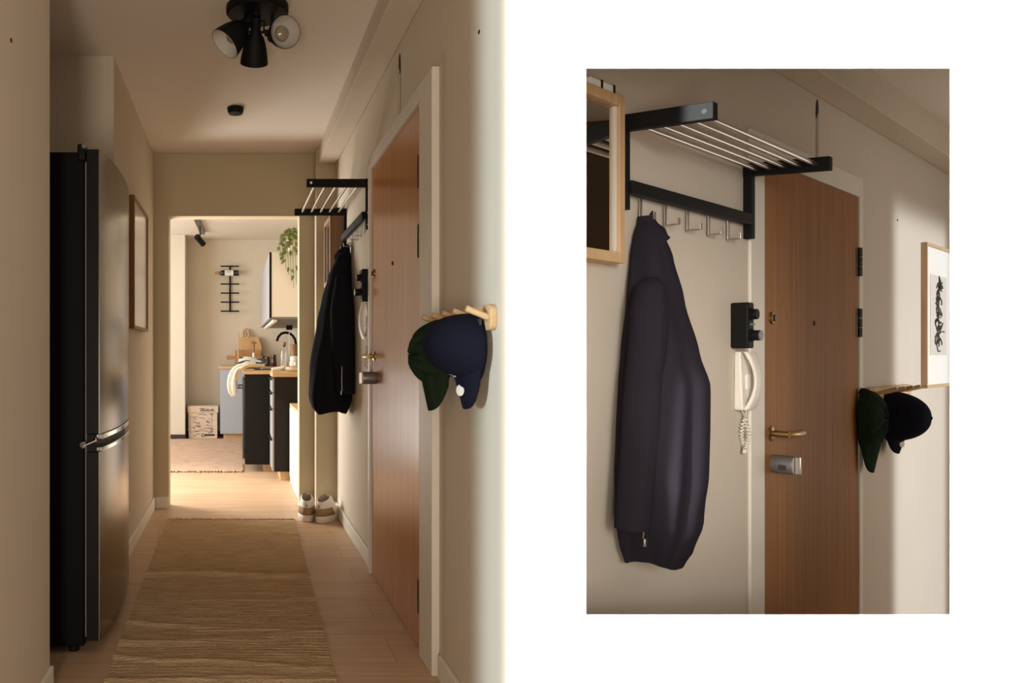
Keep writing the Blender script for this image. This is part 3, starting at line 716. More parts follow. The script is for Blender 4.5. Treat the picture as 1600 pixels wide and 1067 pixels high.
make_rug('kitchen_rug', 'pale jute rug on the kitchen floor beside the stove', lambda v: -.85, lambda v: .070 + .01 * v, 7.12, 9.78, M['rug2'],
         [(8.2, .004, .05, .05, .5), (8.9, .005, .05, -.06, .3)], fr0=True, fr1=False, nv=160)

# sneakers
def make_shoe(label, loc, rz, side, scale=1.0):
    root = thing('sneaker', label, 'shoe', loc, rz, 'pair of white and tan sneakers by the wall')
    L, W = .285 * scale, .052 * scale
    def outline(t0, t1, w, n=40):
        pl = []
        for k in range(n):
            a = 2 * math.pi * k / n
            c, s = math.cos(a), math.sin(a)
            y = (t0 + t1) / 2 + (t1 - t0) / 2 * math.copysign(abs(s) ** .8, s)
            tt = y / L
            ww = w * (.84 + .22 * math.sin(max(0, min(1, tt)) * math.pi * .95) ** 1.2)
            x = ww * math.copysign(abs(c) ** .75, c) + side * .008 * math.sin(tt * math.pi)
            pl.append((x, y))
        return pl
    rs = []
    for z, g in ((0, .96), (.004, 1.0), (.022, 1.02), (.032, 1.0), (.034, .97)):
        rs.append([(x * g, (y - L / 2) * g + L / 2, z + (.016 * max(0, (y / L - .72) / .28) ** 2 if z < .01 else .006 * max(0, (y / L - .8) / .2))) for x, y in outline(0, L, W)])
    sole = MB().loft(rs).build('sole', M['shoe_sole'], root, angle=50)
    lv = [(.030, .004, L - .004, W * .97), (.048, .003, L - .010, W * .95), (.062, .004, L - .045, W * .90), (.076, .008, L * .70, W * .82), (.090, .010, L * .60, W * .74), (.104, .012, L * .52, W * .70), (.112, .014, L * .47, W * .68)]
    rs = []
    for z, t0, t1, w in lv:
        rs.append([(x, y, z + ((y / (L * .47) - .5) * .026 * (z - .03) / .08 if y < L * .47 else 0)) for x, y in outline(t0, t1, w)])
    top = rs[-1]
    rs.append([(p[0] * .90, .014 + (p[1] - .014) * .93 + .005, p[2] + .003) for p in top])
    MB().loft(rs, False, False).build('upper', M['shoe_white'], root, angle=70)
    inn = [[(p[0] * .87, .022 + (p[1] - .014) * .86, p[2] + .001) for p in top], [(p[0] * .80, .028 + (p[1] - .014) * .80, .075) for p in top], [(p[0] * .7, .034 + (p[1] - .014) * .7, .046) for p in top]]
    MB().loft([[(p[0] * .90, .014 + (p[1] - .014) * .93 + .005, p[2] + .003) for p in top]] + inn, False, True).build('lining', M['shoe_in'], root, angle=70)
    # tan heel panel wraps the back and the sides
    def band_(z0, z1, mm, name, ymax, off, par=root):
        ring0, ring1 = [], []
        def row(z):
            for (a, b) in zip(lv, lv[1:]):
                if a[0] <= z <= b[0]:
                    t = (z - a[0]) / (b[0] - a[0]); q = [u + (v - u) * t for u, v in zip(a, b)]; break
            return [(x + math.copysign(off, x), y - (off if y < .02 else 0), z) for x, y in outline(q[1], q[2], q[3] , 80)]
        r0, r1 = row(z0), row(z1)
        idx = [i for i in range(80) if r0[i][1] < ymax]
        idx.sort(key=lambda i: (i - 20) % 80)
        m_ = MB().loft([[r0[i] for i in idx], [r1[i] for i in idx]], False, False, closed=False)
        return m_.build(name, mm, par, solid=.0015, angle=70)
    band_(.034, .072, M['shoe_tan'], 'heel_panel', L * .46, .0012)
    la = MB()
    for k in range(5):
        y = L * (.50 + .055 * k); z = .094 - .0085 * k
        la.tube([(-W * .42, y, z - .008), (0, y + .003, z + .003), (W * .42, y, z - .008)], .003, 6)
    la.build('laces', M['shoe_white'], root)
    MB().box(-W * .36, W * .36, L * .44, L * .52, .093, .110).build('tongue', M['shoe_white'], root, bevel=.004)
    MB().lathe([(.001, 0), (.006, .001), (.006, .002), (.001, .0025)], (0, .001, .083), (0, -1, .12), 14).build('heel_badge', M['shoe_tan'], root)
    root.scale = (1.08, 1.05, 1.30)
    return root
s1 = at(500, 818, 4.96); s2 = at(480, 816, 4.99)
make_shoe('white and tan sneaker on the right, against the baseboard', (.538, 4.965, 0), R(-27), 1, 1.0)
make_shoe('white and tan sneaker on the left, at the corner of the kitchen opening', (.463, 5.0, 0), R(-10), -1, 1.0)

# ================================================================== KITCHEN
# low white cabinet beside the opening
root = thing('sideboard', 'low white cabinet with a wooden top just inside the kitchen', 'cabinet', (.4655, 5.60, 0))
MB().box(0.004, .40, 0, 1.0, 0, .645).build('cabinet_body', M['cream'], root, bevel=.002, smooth=False)
MB().box(0, .402, -.0, 1.004, .646, .672).build('top', M['worktop'], root, bevel=.002, smooth=False)
MB().box(-.001, .004, .01, .49, .05, .64).build('door', M['cream'], root); MB().box(-.001, .004, .51, .99, .05, .64).build('door', M['cream'], root)
# drawer unit (nearer)
root = thing('drawer_unit', 'dark drawer unit in front of the stove', 'kitchen cabinet', (.33, 6.64, 0))
MB().box(0.006, .66, 0, .46, .077, .895).build('carcass', M['darkpanel'], root, bevel=.002, smooth=False)
for (a, b) in ((.08, .36), (.365, .62), (.625, .76), (.765, .885)):
    d = MB().box(-.012, .006, .012, .455, a, b - .006).build('drawer_front', M['drawer'], root, bevel=.002, smooth=False)
    MB().box(-.028, -.012, .012, .455, b - .016, b - .006).build('drawer_lip', M['black'], d, smooth=False)
MB().box(.06, .62, .02, .44, 0, .077).build('plinth', M['oak'], root, smooth=False)
# stove
root = thing('stove', 'black stove with a side panel and oven handle in the kitchen', 'stove', (.083, 7.14, 0))
MB().box(.006, .92, 0, .78, .066, .905).build('carcass', M['oven_black'], root, bevel=.003, smooth=False)
MB().box(-.014, .006, .02, .76, .12, .86).build('oven_door', M['black_gloss'], root, bevel=.003, smooth=False)
hd = MB().cyl((-.055, .06, .775), (-.055, .72, .775), .011, n=12)
hd.box(-.055, -.01, .07, .09, .767, .783).box(-.055, -.01, .69, .71, .767, .783).build('oven_handle', M['black_gloss'], root)
MB().box(.18, .9, .03, .75, 0, .066).build('plinth', M['rug2'] if False else M['worktop'], root, smooth=False)
MB().box(-.012, -.006, .03, .05, .06, .25).build('vent_trim', M['steel'], root)
# further base unit along the right wall to the back
root = thing('base_cabinet', 'pale blue-grey kitchen base cabinet by the back wall', 'kitchen cabinet', (-.195, 9.78, 0))
MB().box(0, 1.2, 0, .50, .075, .90).build('carcass', M['bluegrey'], root, bevel=.002, smooth=False)
MB().box(.04, 1.18, .05, .48, 0, .075).build('plinth', M['oak'], root, smooth=False)
root = thing('sink_cabinet', 'kitchen base cabinet between the stove and the back wall', 'kitchen cabinet', (.30, 7.94, 0))
MB().box(0, .70, 0, 1.82, .075, .895).build('carcass', M['darkpanel'], root, smooth=False, bevel=.002)
MB().box(.05, .68, .02, 1.8, 0, .075).build('plinth', M['oak'], root, smooth=False)
# worktops
tag(MB().box(.072, 1.015, 7.12, 7.94, .906, .942).build('worktop', M['worktop'], bevel=.002, smooth=False), 'oak worktop over the stove', 'worktop')
tag(MB().box(.318, 1.015, 6.62, 7.115, .896, .936).build('worktop', M['worktop'], bevel=.002, smooth=False), 'oak worktop over the dark drawer unit', 'worktop')
tag(MB().box(-.215, 1.015, 9.765, 10.295, .901, .937).box(.29, 1.015, 7.945, 9.765, .901, .937).build('worktop', M['worktop'], bevel=.002, smooth=False), 'oak worktop running along the back of the kitchen', 'worktop')
# hob
root = thing('hob', 'flat black hob set in the worktop over the stove', 'hob', (.45, 7.53, .9425))
MB().box(-.27, .27, -.25, .25, 0, .006).build('glass_plate', M['black_gloss'], root, bevel=.002)
for (a, b) in ((-.14, -.12), (.13, -.12), (-.14, .12), (.13, .12)):
    MB().lathe([(.075, .006), (.075, .0075), (.068, .0075), (.068, .006)], (a, b, 0), (0, 0, 1), 24, False, False).build('heating_zone', M['grey'], root)
# towel
root = thing('tea_towel', 'white and tan tea towel hanging over the oven handle', 'towel', (.05, 7.24, .947))
def cloth_loft(path, m, name, seed):
    rings = []; rnd_ = random.Random(seed); n_ = len(path)
    for k, (x, y, z, a, b) in enumerate(path):
        p = Vector((x, y, z)); q = path[min(k + 1, n_ - 1)]; q0 = path[max(k - 1, 0)]
        t = (Vector(q[:3]) - Vector(q0[:3])).normalized(); nn = t.cross(Vector((0, 1, 0))).normalized()
        ring = []
        for i_ in range(28):
            an = 2 * math.pi * i_ / 28; w = 1 + .22 * math.sin(4 * an + k * .35 + seed) + .12 * math.sin(7 * an - k * .2)
            ring.append(p + Vector((0, 1, 0)) * a * math.cos(an) * w + nn * b * math.sin(an) * w)
        rings.append(ring)
    return MB().loft(rings).build(name, m, root, sub=1, angle=80)
cloth_loft([(.20, .06, .014, .06, .010), (.13, .05, .026, .09, .018), (.05, .03, .036, .10, .024), (-.02, .0, .030, .10, .028), (-.066, -.02, -.02, .11, .040), (-.082, -.03, -.09, .10, .046), (-.086, -.03, -.16, .09, .044), (-.078, -.03, -.215, .07, .036), (-.060, -.03, -.262, .04, .014)], M['cloth'], 'cloth', 2)
cloth_loft([(.28, -.02, .012, .03, .006), (.20, -.03, .030, .06, .012), (.12, -.05, .042, .07, .016), (.05, -.075, .040, .05, .018), (-.005, -.095, .012, .025, .016), (-.036, -.105, -.05, .02, .014), (-.038, -.108, -.11, .016, .010)], M['cloth2'], 'tan_fold', 5)
# wall cabinet
xn, yn, yf = .317, 7.18, 9.9
root = thing('wall_cupboard', 'white kitchen wall cupboard with grey doors', 'kitchen cabinet', (xn, yn, 1.44))
MB().box(.02, .70, 0, yf - yn, 0, .606).build('carcass', M['cream'], root, bevel=.002, smooth=False)
for k in range(4):
    l = (yf - yn) / 4
    MB().box(0, .019, k * l + (.0 if k == 0 else .002), (k + 1) * l - .002, -.012, .606).build('door', M['drawer'], root, bevel=.001, smooth=False)
MB().box(-.001, .020, -.003, -.0005, -.012, .606).build('edge_strip', M['black'], root, smooth=False)
MB().box(.04, .68, .02, yf - yn - .02, -.018, 0).build('underside', M['grey'], root, smooth=False)
lt = thing('lamp_strip', 'white lamp strip under the wall cupboard', 'lamp', (xn + .03, yn + .05, 1.420))
MB().box(0, .045, 0, 2.2, -.022, 0).build('housing', M['white'], lt, bevel=.006); MB().box(.008, .037, .02, 2.18, -.026, -.021).build('diffuser', M['paper'], lt)
root = thing('socket_box', 'black socket box under the kitchen wall cupboard', 'socket', at(452, 503, 8.9)); root.location.z = 1.422
MB().box(-.035, .035, -.03, .03, -.05, 0).build('case', M['black'], root, bevel=.004); MB().cyl((0, 0, -.05), (0, 0, -.36), .004, n=8).build('lead', M['white'], root)
# hanging plant
root = thing('trailing_plant', 'trailing green houseplant on top of the kitchen wall cupboard', 'plant', (.56, 7.28, 2.047))
MB().lathe([(.055, 0), (.065, .05), (.075, .12), (.075, .125), (.068, .125), (.064, .10), (.05, .02)], (0, 0, 0), (0, 0, 1), 24).build('pot', M['ceramic'], root)
MB().lathe([(.066, .10), (.001, .108)], (0, 0, 0), (0, 0, 1), 20, False, True).build('soil', M['ink'], root)
rnd = random.Random(21); vines = MB(); nl_ = 0
def leaf(p, d, up, l, w):
    d = Vector(d).normalized(); s_ = d.cross(Vector(up)).normalized(); nn = s_.cross(d)
    mb = MB(); prof = [(0, .05), (.15, .55), (.35, .95), (.55, 1.0), (.75, .7), (.9, .32), (1, .03)]
    vs_ = []
    for t, ww in prof:
        c = Vector(p) + d * l * t - nn * l * .25 * t * t
        vs_ += [c - s_ * w * ww + nn * w * .25 * ww, c, c + s_ * w * ww + nn * w * .25 * ww]
    fs = []
    for k in range(len(prof) - 1):
        for q in (0, 1): fs.append((k * 3 + q, k * 3 + q + 1, k * 3 + 4 + q, k * 3 + 3 + q))
    mb.add(vs_, fs); return mb.build('leaf', M['leaf'], root, solid=.0012, angle=70)
for v_ in range(9):
    t0 = rnd.random()
    bx, by = -.05 - .012 * v_ + rnd.random() * .03, -.10 + rnd.random() * .06
    tgtx = (at(437 + 32 * (v_ / 8), 0, 7.16).x - .56) if v_ < 8 else .05
    drop = (.05, .10, .16, .22, .26, .34, .30, .22, .12)[v_]
    pl = [Vector((0, 0, .12)), Vector((tgtx * .5, -.06, .19 + .06 * rnd.random())), Vector((tgtx * .9, -.12, .15)), Vector((tgtx, -.14, .05)), Vector((tgtx + .01, -.145, -drop))]
    vines.tube(pl, .0025, 5)
    for k in range(8):
        q = (k + rnd.random() * .6) / 8 * (len(pl) - 1.001); i = int(q); p = pl[i].lerp(pl[i + 1], q - i)
        a = rnd.random() * 6.28
        leaf(p, (math.cos(a) * .7, -.35 + .3 * math.sin(a), -.75 + .5 * rnd.random()), (math.sin(a) * .3, -1, .25), .042 + .030 * rnd.random(), .013 + .007 * rnd.random())
        nl_ += 1
vines.build('vines', M['leaf'], root)
# wine rack on the back wall
KF = Frame(0, KY, 0.0)
kx, kz = KF.px(359.3, 417)
root = on(KF, 'wine_rack', 'black metal wine rack on the kitchen back wall', 'wine rack', kx, 0, KF.px(359, 487.5)[1])
zt_ = kz - KF.px(359, 487.5)[1]
MB().box(-.010, .010, -.03, -.002, 0, zt_).build('spine', M['black'], root, bevel=.002, smooth=False)
hw = (373.8 - 345.2) / 2 / F * KY
for yy in (417.2, 430.5, 444.8, 458.8, 472.8, 486.8):
    zz_ = KF.px(359, yy)[1] - KF.px(359, 487.5)[1]
    MB().tube([(-hw, -.10, zz_), (-hw + .01, -.10, zz_), (hw - .01, -.10, zz_), (hw, -.10, zz_)], .009, 8).tube([(0, -.02, zz_), (0, -.10, zz_)], .007, 8).build('rung', M['black'], root)
bp = KF.pt(*[KF.px(354.5, 428.3, .10)[0], .10, KF.px(354.5, 428.3, .10)[1]])
root = thing('wine_bottle', 'dark wine bottle lying in the black wall rack', 'bottle', bp)
MB().lathe([(.03, .155), (.0385, .150), (.0385, -.04), (.034, -.065), (.016, -.095), (.0145, -.11)], (0, 0, .016), (1, 0, 0), 24).build('glass', M['bottle'], root)
MB().lathe([(.0155, -.10), (.0155, -.155), (.014, -.158)], (0, 0, .016), (1, 0, 0), 20).build('foil_capsule', M['foil'], root)
lb = MB().lathe([(.0390, .085), (.0390, -.028)], (0, 0, .016), (1, 0, 0), 24, False, False).build('label_wrap', M['label'], root)
lm = MB()
for k in range(4): lm.box(-.02 + .02 * k, -.008 + .02 * k + .004 * (k % 2), -.0402, -.0388, .016 - .006, .016 - .002).box(-.012, .06, -.0402, -.0388, .016 + .008, .016 + .012)
lm.build('lettering', M['ink'], lb)
# track light
root = thing('track_light', 'black track spotlight on the kitchen ceiling', 'lamp', (at(297, 340, 6.6).x, 6.6, KZ))
ta, tb = at(297, 344, 6.9), at(317, 371, 8.6)
t0_, t1_ = Vector((at(291, 340, 7.3).x, 7.3, KZ - .02)), Vector((at(317, 340, 9.6).x, 9.6, KZ - .02))
off = Vector(root.location)
tr = MB(); dvec = (t1_ - t0_).normalized(); sd = Vector((dvec.y, -dvec.x, 0))
tr.hexa([t0_ - sd * .028 - off + Vector((0, 0, -.016)), t0_ + sd * .028 - off + Vector((0, 0, -.016)), t1_ + sd * .028 - off + Vector((0, 0, -.016)), t1_ - sd * .028 - off + Vector((0, 0, -.016)),
         t0_ - sd * .028 - off + Vector((0, 0, .02)), t0_ + sd * .028 - off + Vector((0, 0, .02)), t1_ + sd * .028 - off + Vector((0, 0, .02)), t1_ - sd * .028 - off + Vector((0, 0, .02))]).build('track', M['grey'], root, smooth=False)
p0, p1 = at(307, 369, 8.9) - off, at(318, 382, 9.0) - off
MB().cyl(p0, p1, .034, n=20).build('spot_head', M['black'], root, bevel=.003)
MB().cyl((p0 + p1) / 2, Vector(((p0 + p1).x / 2, (p0 + p1).y / 2, -.03)), .007, n=8).build('stem', M['black'], root)
# storage box
bx = at(293.5, 684.8, 9.88); bw = (341 - 293.5) / F * 9.88
root = thing('storage_box', 'brown printed cardboard storage box with a lid on the kitchen floor', 'box', (bx.x, 9.9, 0))
MB().box(.008, bw - .012, 0, .32, 0, .345).build('box_body', M['kraft'], root, bevel=.004)
ld = MB().box(-.004, bw, -.008, .328, .335, .42).build('lid', M['kraft'], root, bevel=.005)
pr = MB(); rnd = random.Random(5)
for k in range(70):
    zz_ = .03 + rnd.random() * .29; xx = .025 + rnd.random() * (bw - .11); l = .006 + rnd.random() * .05
    pr.box(xx, xx + l, -.0012, 0, zz_, zz_ + .003 + .003 * rnd.random())
for k in range(9): pr.box(.03 + k * .011, .036 + k * .011, -.0012, 0, .255 + .012 * (k % 3), .262 + .012 * (k % 3))
pr.box(.03, .033, -.0012, 0, .06, .30).box(.31, .313, -.0012, 0, .10, .30).box(.03, .31, -.0012, 0, .098, .101)
pr.lathe([(.024, .0), (.024, .0012), (.015, .0012), (.015, 0)], (.195, 0, .045), (0, -1, 0), 18, False, False).box(.22, .345, -.0012, 0, .036, .060)
pr.build('printed_pattern', M['ink'], root, smooth=False)
pr = MB()
for k in range(10): pr.box(.16 + k * .019, .172 + k * .019, -.0095, -.008, .352 + .006 * (k % 2), .372 + .008 * (k % 3))
pr.box(.15, .20, -.0095, -.008, .385, .393).box(.22, .235, -.0095, -.008, .386, .392); pr.build('printed_pattern', M['ink'], ld, smooth=False)
# chopping boards
def lean_thing(name, label, cat, x, y, z, ang, group=None):
    o = thing(name, label, cat, (x, y, z), 0, group); o.rotation_euler = (R(ang), 0, 0); return o
b0_ = at(373, 566, 10.1)
root = lean_thing('chopping_board', 'tall pale chopping board with a ring handle against the kitchen wall', 'chopping board', at(375.5, 0, 10.2).x, 10.20, .938, -6, 'chopping boards against the kitchen wall')
w_ = 31 / F * 10.2; MB().prism(roundrect(w_, .385, .03), 'y', -.012, .010).build('board', M['board'], root, bevel=.003)
pl = MB(); rr = []
for k in range(25):
    a = 2 * math.pi * k / 24
    rr.append((.075 + .040 * math.cos(a), 0, .415 + .066 * math.sin(a)))
pl.tube(rr, .017, 10, False).build('ring_handle', M['board'], root)
root = lean_thing('chopping_board', 'brown chopping board with a side handle against the kitchen wall', 'chopping board', at(367, 0, 10.12).x, 10.115, .938, -5, 'chopping boards against the kitchen wall')
w_ = 40.5 / F * 10.1
MB().prism(roundrect(w_, .205, .012), 'y', -.022, 0).build('board', M['board2'], root, bevel=.003)
MB().prism([(-.11, .090), (-.10, .078), (0.002, .085), (0.002, .125), (-.10, .135), (-.11, .125)], 'y', -.020, -.002).build('handle', M['board2'], root, bevel=.003)
root = lean_thing('wooden_spatula', 'thin wooden spatula upright before the chopping boards', 'utensil', at(372.5, 0, 10.0).x, 10.03, .938, -6)
MB().cyl((0, 0, 0), (0, 0, .44), .008, n=10).build('handle', M['oak_v'], root)
root = lean_thing('chopping_board', 'narrow slanted wooden board at the right of the kitchen boards', 'chopping board', at(402, 0, 10.2).x, 10.185, .938, -6, 'chopping boards against the kitchen wall')
MB().prism([(0, 0), (.075, 0), (.055, .27), (.02, .36), (0, .36)], 'y', -.02, 0).build('board', M['board'], root, bevel=.003)
# candle holder / mill before the boards
root = thing('kitchen_utensil', 'wooden handled utensil standing before the brown chopping board', 'utensil', (at(396.5, 0, 9.97).x, 9.97, .938))
MB().lathe([(.012, 0), (.012, .10), (.008, .12), (.008, .20), (.012, .24), (.012, .30)], (0, 0, 0), (0, 0, 1), 14).build('shaft', M['walnut'], root)
MB().lathe([(.017, .11), (.017, .17)], (0, 0, 0), (0, 0, 1), 16).build('collar', M['paper'], root)
MB().box(-.035, .035, -.012, .012, .285, .315).build('crossbar', M['walnut'], root, bevel=.004)
# magazine on the worktop, propped on the hob side
root = thing('magazine', 'open black and white magazine lying by the tea towel', 'magazine', (at(389, 0, 8.3).x, 8.32, .938))
MB().grid(lambda u, v: ((u - .5) * .30 + .05 * v, (v - .5) * .30, .012 + .10 * v * v + .02 * math.sin(u * 3.1) * (1 - v) + .012 * math.sin(u * 6) * v), 16, 16).build('pages', M['mag1'], root, solid=.012, angle=80)
for (px_, ydep, hh, r_, lab) in ((410, 9.6, .11, .027, 'small dark jar left of the other dark jars on the kitchen worktop'),
                           (418, 9.62, .105, .034, 'middle dark jar on the kitchen worktop'),
                           (427.5, 9.55, .125, .036, 'dark jar nearest the glass carafe on the kitchen worktop')):
    root = thing('jar', lab, 'jar', (at(px_, 0, ydep).x, ydep, .938), 0, 'dark jars on the kitchen worktop')
    MB().lathe([(r_ * .9, 0), (r_, .006), (r_, hh * .8), (r_ * .85, hh * .88), (r_ * .85, hh)], (0, 0, 0), (0, 0, 1), 20).build('glass', M['jar_dark'], root)
    MB().lathe([(r_ * .9, hh), (r_ * .9, hh * 1.14), (r_ * .8, hh * 1.16)], (0, 0, 0), (0, 0, 1), 20).build('lid', M['iron'], root)
# carafe
root = thing('carafe', 'clear glass carafe with a cork stopper on the kitchen worktop', 'carafe', (at(443.3, 0, 8.6).x, 8.6, .938))
MB().lathe([(.038, 0), (.040, .004), (.040, .17), (.034, .20), (.024, .225), (.023, .25), (.021, .25), (.022, .225), (.031, .20), (.037, .168), (.037, .008), (.002, .006)], (0, 0, 0), (0, 0, 1), 28, True, False).build('glass_body', M['glass'], root)
MB().lathe([(.019, .232), (.023, .252), (.027, .256), (.027, .285), (.024, .288)], (0, 0, 0), (0, 0, 1), 20).build('stopper', M['cork'], root)
# coffee maker and mug
root = thing('coffee_dripper', 'wooden coffee dripper standing on a pale ceramic pot', 'coffee maker', (at(458.5, 0, 7.98).x + .015, 7.99, .938))
MB().lathe([(.05, 0), (.055, .01), (.055, .075), (.05, .085), (.045, .09)], (0, 0, 0), (0, 0, 1), 24).build('pot_base', M['ceramic'], root)
MB().lathe([(.046, .09), (.05, .10), (.05, .125), (.03, .135)], (0, 0, 0), (0, 0, 1), 24).build('pot_ring', M['paper'], root)
MB().lathe([(.020, .135), (.028, .16), (.058, .255), (.054, .255), (.02, .16)], (0, 0, 0), (0, 0, 1), 24).build('dripper_cone', M['walnut'], root)
root = thing('wooden_bowl', 'shallow pale wooden bowl at the corner of the nearer worktop', 'bowl', (.52, 6.82, .9365))
MB().lathe([(.06, 0), (.085, .02), (.09, .045), (.085, .045), (.055, .012), (.001, .010)], (0, 0, 0), (0, 0, 1), 24).build('bowl_body', M['ceramic'], root)
MB().lathe([(.088, .040), (.092, .046), (.085, .048)], (0, 0, 0), (0, 0, 1), 24, False, False).build('rim', M['oak'], root)
tag(MB().tube([(-.10, -.02, .018), (-.04, -.01, .026), (.01, .0, .040)], [.015, .018, .014], 12).build('rolled_cloth', M['cloth']), 'small rolled white cloth beside the pale wooden bowl on the worktop', 'cloth')
bpy.data.objects['rolled_cloth'].location = (.42, 6.80, .9375)
root = thing('glass_cup', 'small clear glass at the right edge of the kitchen worktop', 'glass', (at(463.5, 0, 6.9).x, 6.93, .9365))
MB().lathe([(.026, 0), (.030, .085), (.028, .085), (.024, .006), (.001, .005)], (0, 0, 0), (0, 0, 1), 20, True, False).build('tumbler', M['glass'], root)
# tap
root = thing('kitchen_tap', 'matt black arched kitchen tap', 'tap', (at(464, 0, 9.3).x, 9.3, .938))
tx = at(464, 0, 9.3).x
pl = [(0, 0, 0), (0, 0, .20)]
for (x_, y_) in ((461, 530), (457, 524), (452, 520.5), (446.5, 519.5), (440, 521), (435, 526), (432.5, 533)):
    p = at(x_, y_, 9.3); pl.append((p.x - tx, 0, p.z - .938))
MB().tube(pl, .0155, 12).build('spout', M['black'], root)
MB().lathe([(.03, 0), (.03, .05), (.022, .06)], (0, 0, 0), (0, 0, 1), 20).build('tap_base', M['black'], root)
# knife and white tray behind hob
root = thing('knife', 'black handled knife lying on a cloth on the worktop', 'knife', (at(440, 0, 8.1).x, 8.12, .938))
MB().box(-.16, .02, -.012, .012, .004, .008).build('blade', M['steel'], root); MB().cyl((.02, 0, .012), (.13, 0, .012), .011, n=12).build('handle', M['black'], root)
# switch on right wall
root = thing('light_switch', 'white socket plate on the kitchen back wall beside the tap', 'socket', (at(461, 0, 10.29).x, KY, KF.px(461, 522)[1]))
MB().box(-.06, .06, -.012, 0, -.05, .05).build('plate', M['white'], root, bevel=.004); MB().lathe([(.022, .012), (.022, .016)], (0, 0, 0), (0, -1, 0), 20).build('outlet', M['trim'], root)

# ================================================================== SECOND HALL
hf = lambda x, y, n=0.0: HF.px(x, y, n)
def hz2(x, ya, yb, n=0.0): return (hf(x, yb, n)[1], hf(x, ya, n)[1])
HQ = 1.12
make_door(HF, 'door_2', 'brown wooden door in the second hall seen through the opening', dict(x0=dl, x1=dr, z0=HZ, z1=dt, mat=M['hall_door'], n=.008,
          hinges=[hz2(1337, 387, 432), hz2(1337, 482, 527)], handle=hf(1205, 677, .008), key=hf(1205, 497, .008), peep=hf(1272, 505, .008),
          cyl=hf(1207, 724, .008), cylr=(.036, .075), k=1.18))
casing(HF, 'trim_4', 'cream painted frame of the second hall door', dl, dr, HZ, dt, dl - hf(1168, 500, .0)[0], hf(1349, 500, .012)[0] - dr, .10, .012)
# hat rack
rl = hf(985, 300, .03)[0] - .032; rr_ = hf(1180, 300, .030)[0]
def reach(x, s_, lo=.05, hi=.6):
    for _ in range(50):
        m_ = (lo + hi) / 2
        if hf(x, 300, m_)[0] > s_: lo = m_
        else: hi = m_
    return lo
al0, al1 = reach(1112, rl), reach(1303, rr_)
print('REACH', al0, al1)
al = (al0 + al1) / 2
def line(xa, ya, xb, yb, s_):
    na, nb_ = reach(xa, s_, 0.0), reach(xb, s_, 0.0)
    za, zb_ = hf(xa, ya, na)[1], hf(xb, yb, nb_)[1]
    sl = (zb_ - za) / (nb_ - na); return za - sl * na, sl
l0, l1 = line(985, 177, 1112, 157.5, rl), line(1222, 254.4, 1297, 246.6, rr_)
print('LINES', l0, l1)
ztop = (l0[0] + l1[0]) / 2
tipz = ztop + (l0[1] + l1[1]) / 2 * al
zbar = hf(984, 177)[1] - hf(984, 201)[1]
hooks = []
for q in (1001, 1039.5, 1074.5, 1107.5, 1138): hooks.append(hf(q, 330, .012)[0])
make_rack(HF, 'black hat rack with steel rods in the second hall', rl, rr_, ztop, al, max(0.0, ztop - tipz), hf(1172, 376)[1],
          (hf(1000, 294, .03)[1] + hf(1160, 341, .03)[1]) / 2, hooks, bar=zbar, th=.032, ud=.030)
# mirror
mn_ = .05
mx1, mzt = hf(977, 152, mn_); _, mzb = hf(977, 411.5, mn_)
mx0 = (WB + .02 - D + mn_ * math.cos(TH)) / math.sin(TH)
make_mirror(HF, 'light oak framed mirror at the left of the second hall', mx0, mx1, mzb, mzt, mn_, fw=.030)
for i, (a, b, lab) in enumerate(((920, 940, 'small white box with a black end on the oak mirror, left of two'), (941, 959, 'small white box with a black end on the oak mirror, right of two'))):
    xa, xb = hf(a, 140, .03)[0], hf(b, 140, .03)[0]
    root = on(HF, 'small_box', lab, 'box', xa, 0, mzt, 'white boxes on the oak mirror')
    MB().box(0, xb - xa - .012, -.035, -.004, .0005, .030).build('box_body', M['paper'], root, bevel=.002, smooth=False)
    MB().box(xb - xa - .012, xb - xa - .002, -.036, -.004, .0005, .032).build('black_end', M['black'], root, smooth=False)
# jacket
hk = hooks[0]
s_ = D / 2.9
q_ = D / 2.98
SQ = .93
body2 = [(-.004, -.035, .020, .012, .060), (-.054, -.068, .038, .005, .092), (-.125, -.100, .042, .004, .122), (-.265, -.140, .050, .004, .163), (-.436, -.190, .056, .004, .214),
         (-.536, -.215, .066, .004, .246), (-.81, -.250, .045, .004, .252), (-.96, -.235, .040, .006, .232), (-1.04, -.205, .030, .010, .200), (-1.10, -.165, .015, .015, .165)]
sleeve2 = [(-.205, .150, .120, .02, .02), (-.235, .160, .120, .046, .046), (-.30, .172, .122, .056, .056), (-.65, .235, .125, .056, .058), (-.965, .275, .116, .052, .050)]
body2 = [(r_[0] * SQ,) + tuple(v * .87 for v in r_[1:]) for r_ in body2]; sleeve2 = [(r_[0] * SQ,) + tuple(v * .87 for v in r_[1:]) for r_ in sleeve2]
make_coat(HF, 'navy jacket hanging from the hat rack in the second hall', hk, 0, hf(1008, 340, .045)[1], M['coat'], body2, sleeve2, (-1,), (-1, -.985 * SQ, -.955 * SQ, -.29 * .87, .156 * .87), 1.07)
make_intercom(HF, 'black doorbell unit with two knobs in the second hall', hf(1141, 500)[0], hf(1177, 500, .055)[0] + .0, hf(1150, 544, .03)[1], hf(1150, 472, .03)[1], .058)
make_handset(HF, 'white wall phone below the black doorbell in the second hall', hf(1146, 600)[0], hf(1146, 600)[0] + .10, hf(1155, 642, .03)[1], hf(1155, 549, .03)[1], .07, hf(1160, 708, .02)[1])
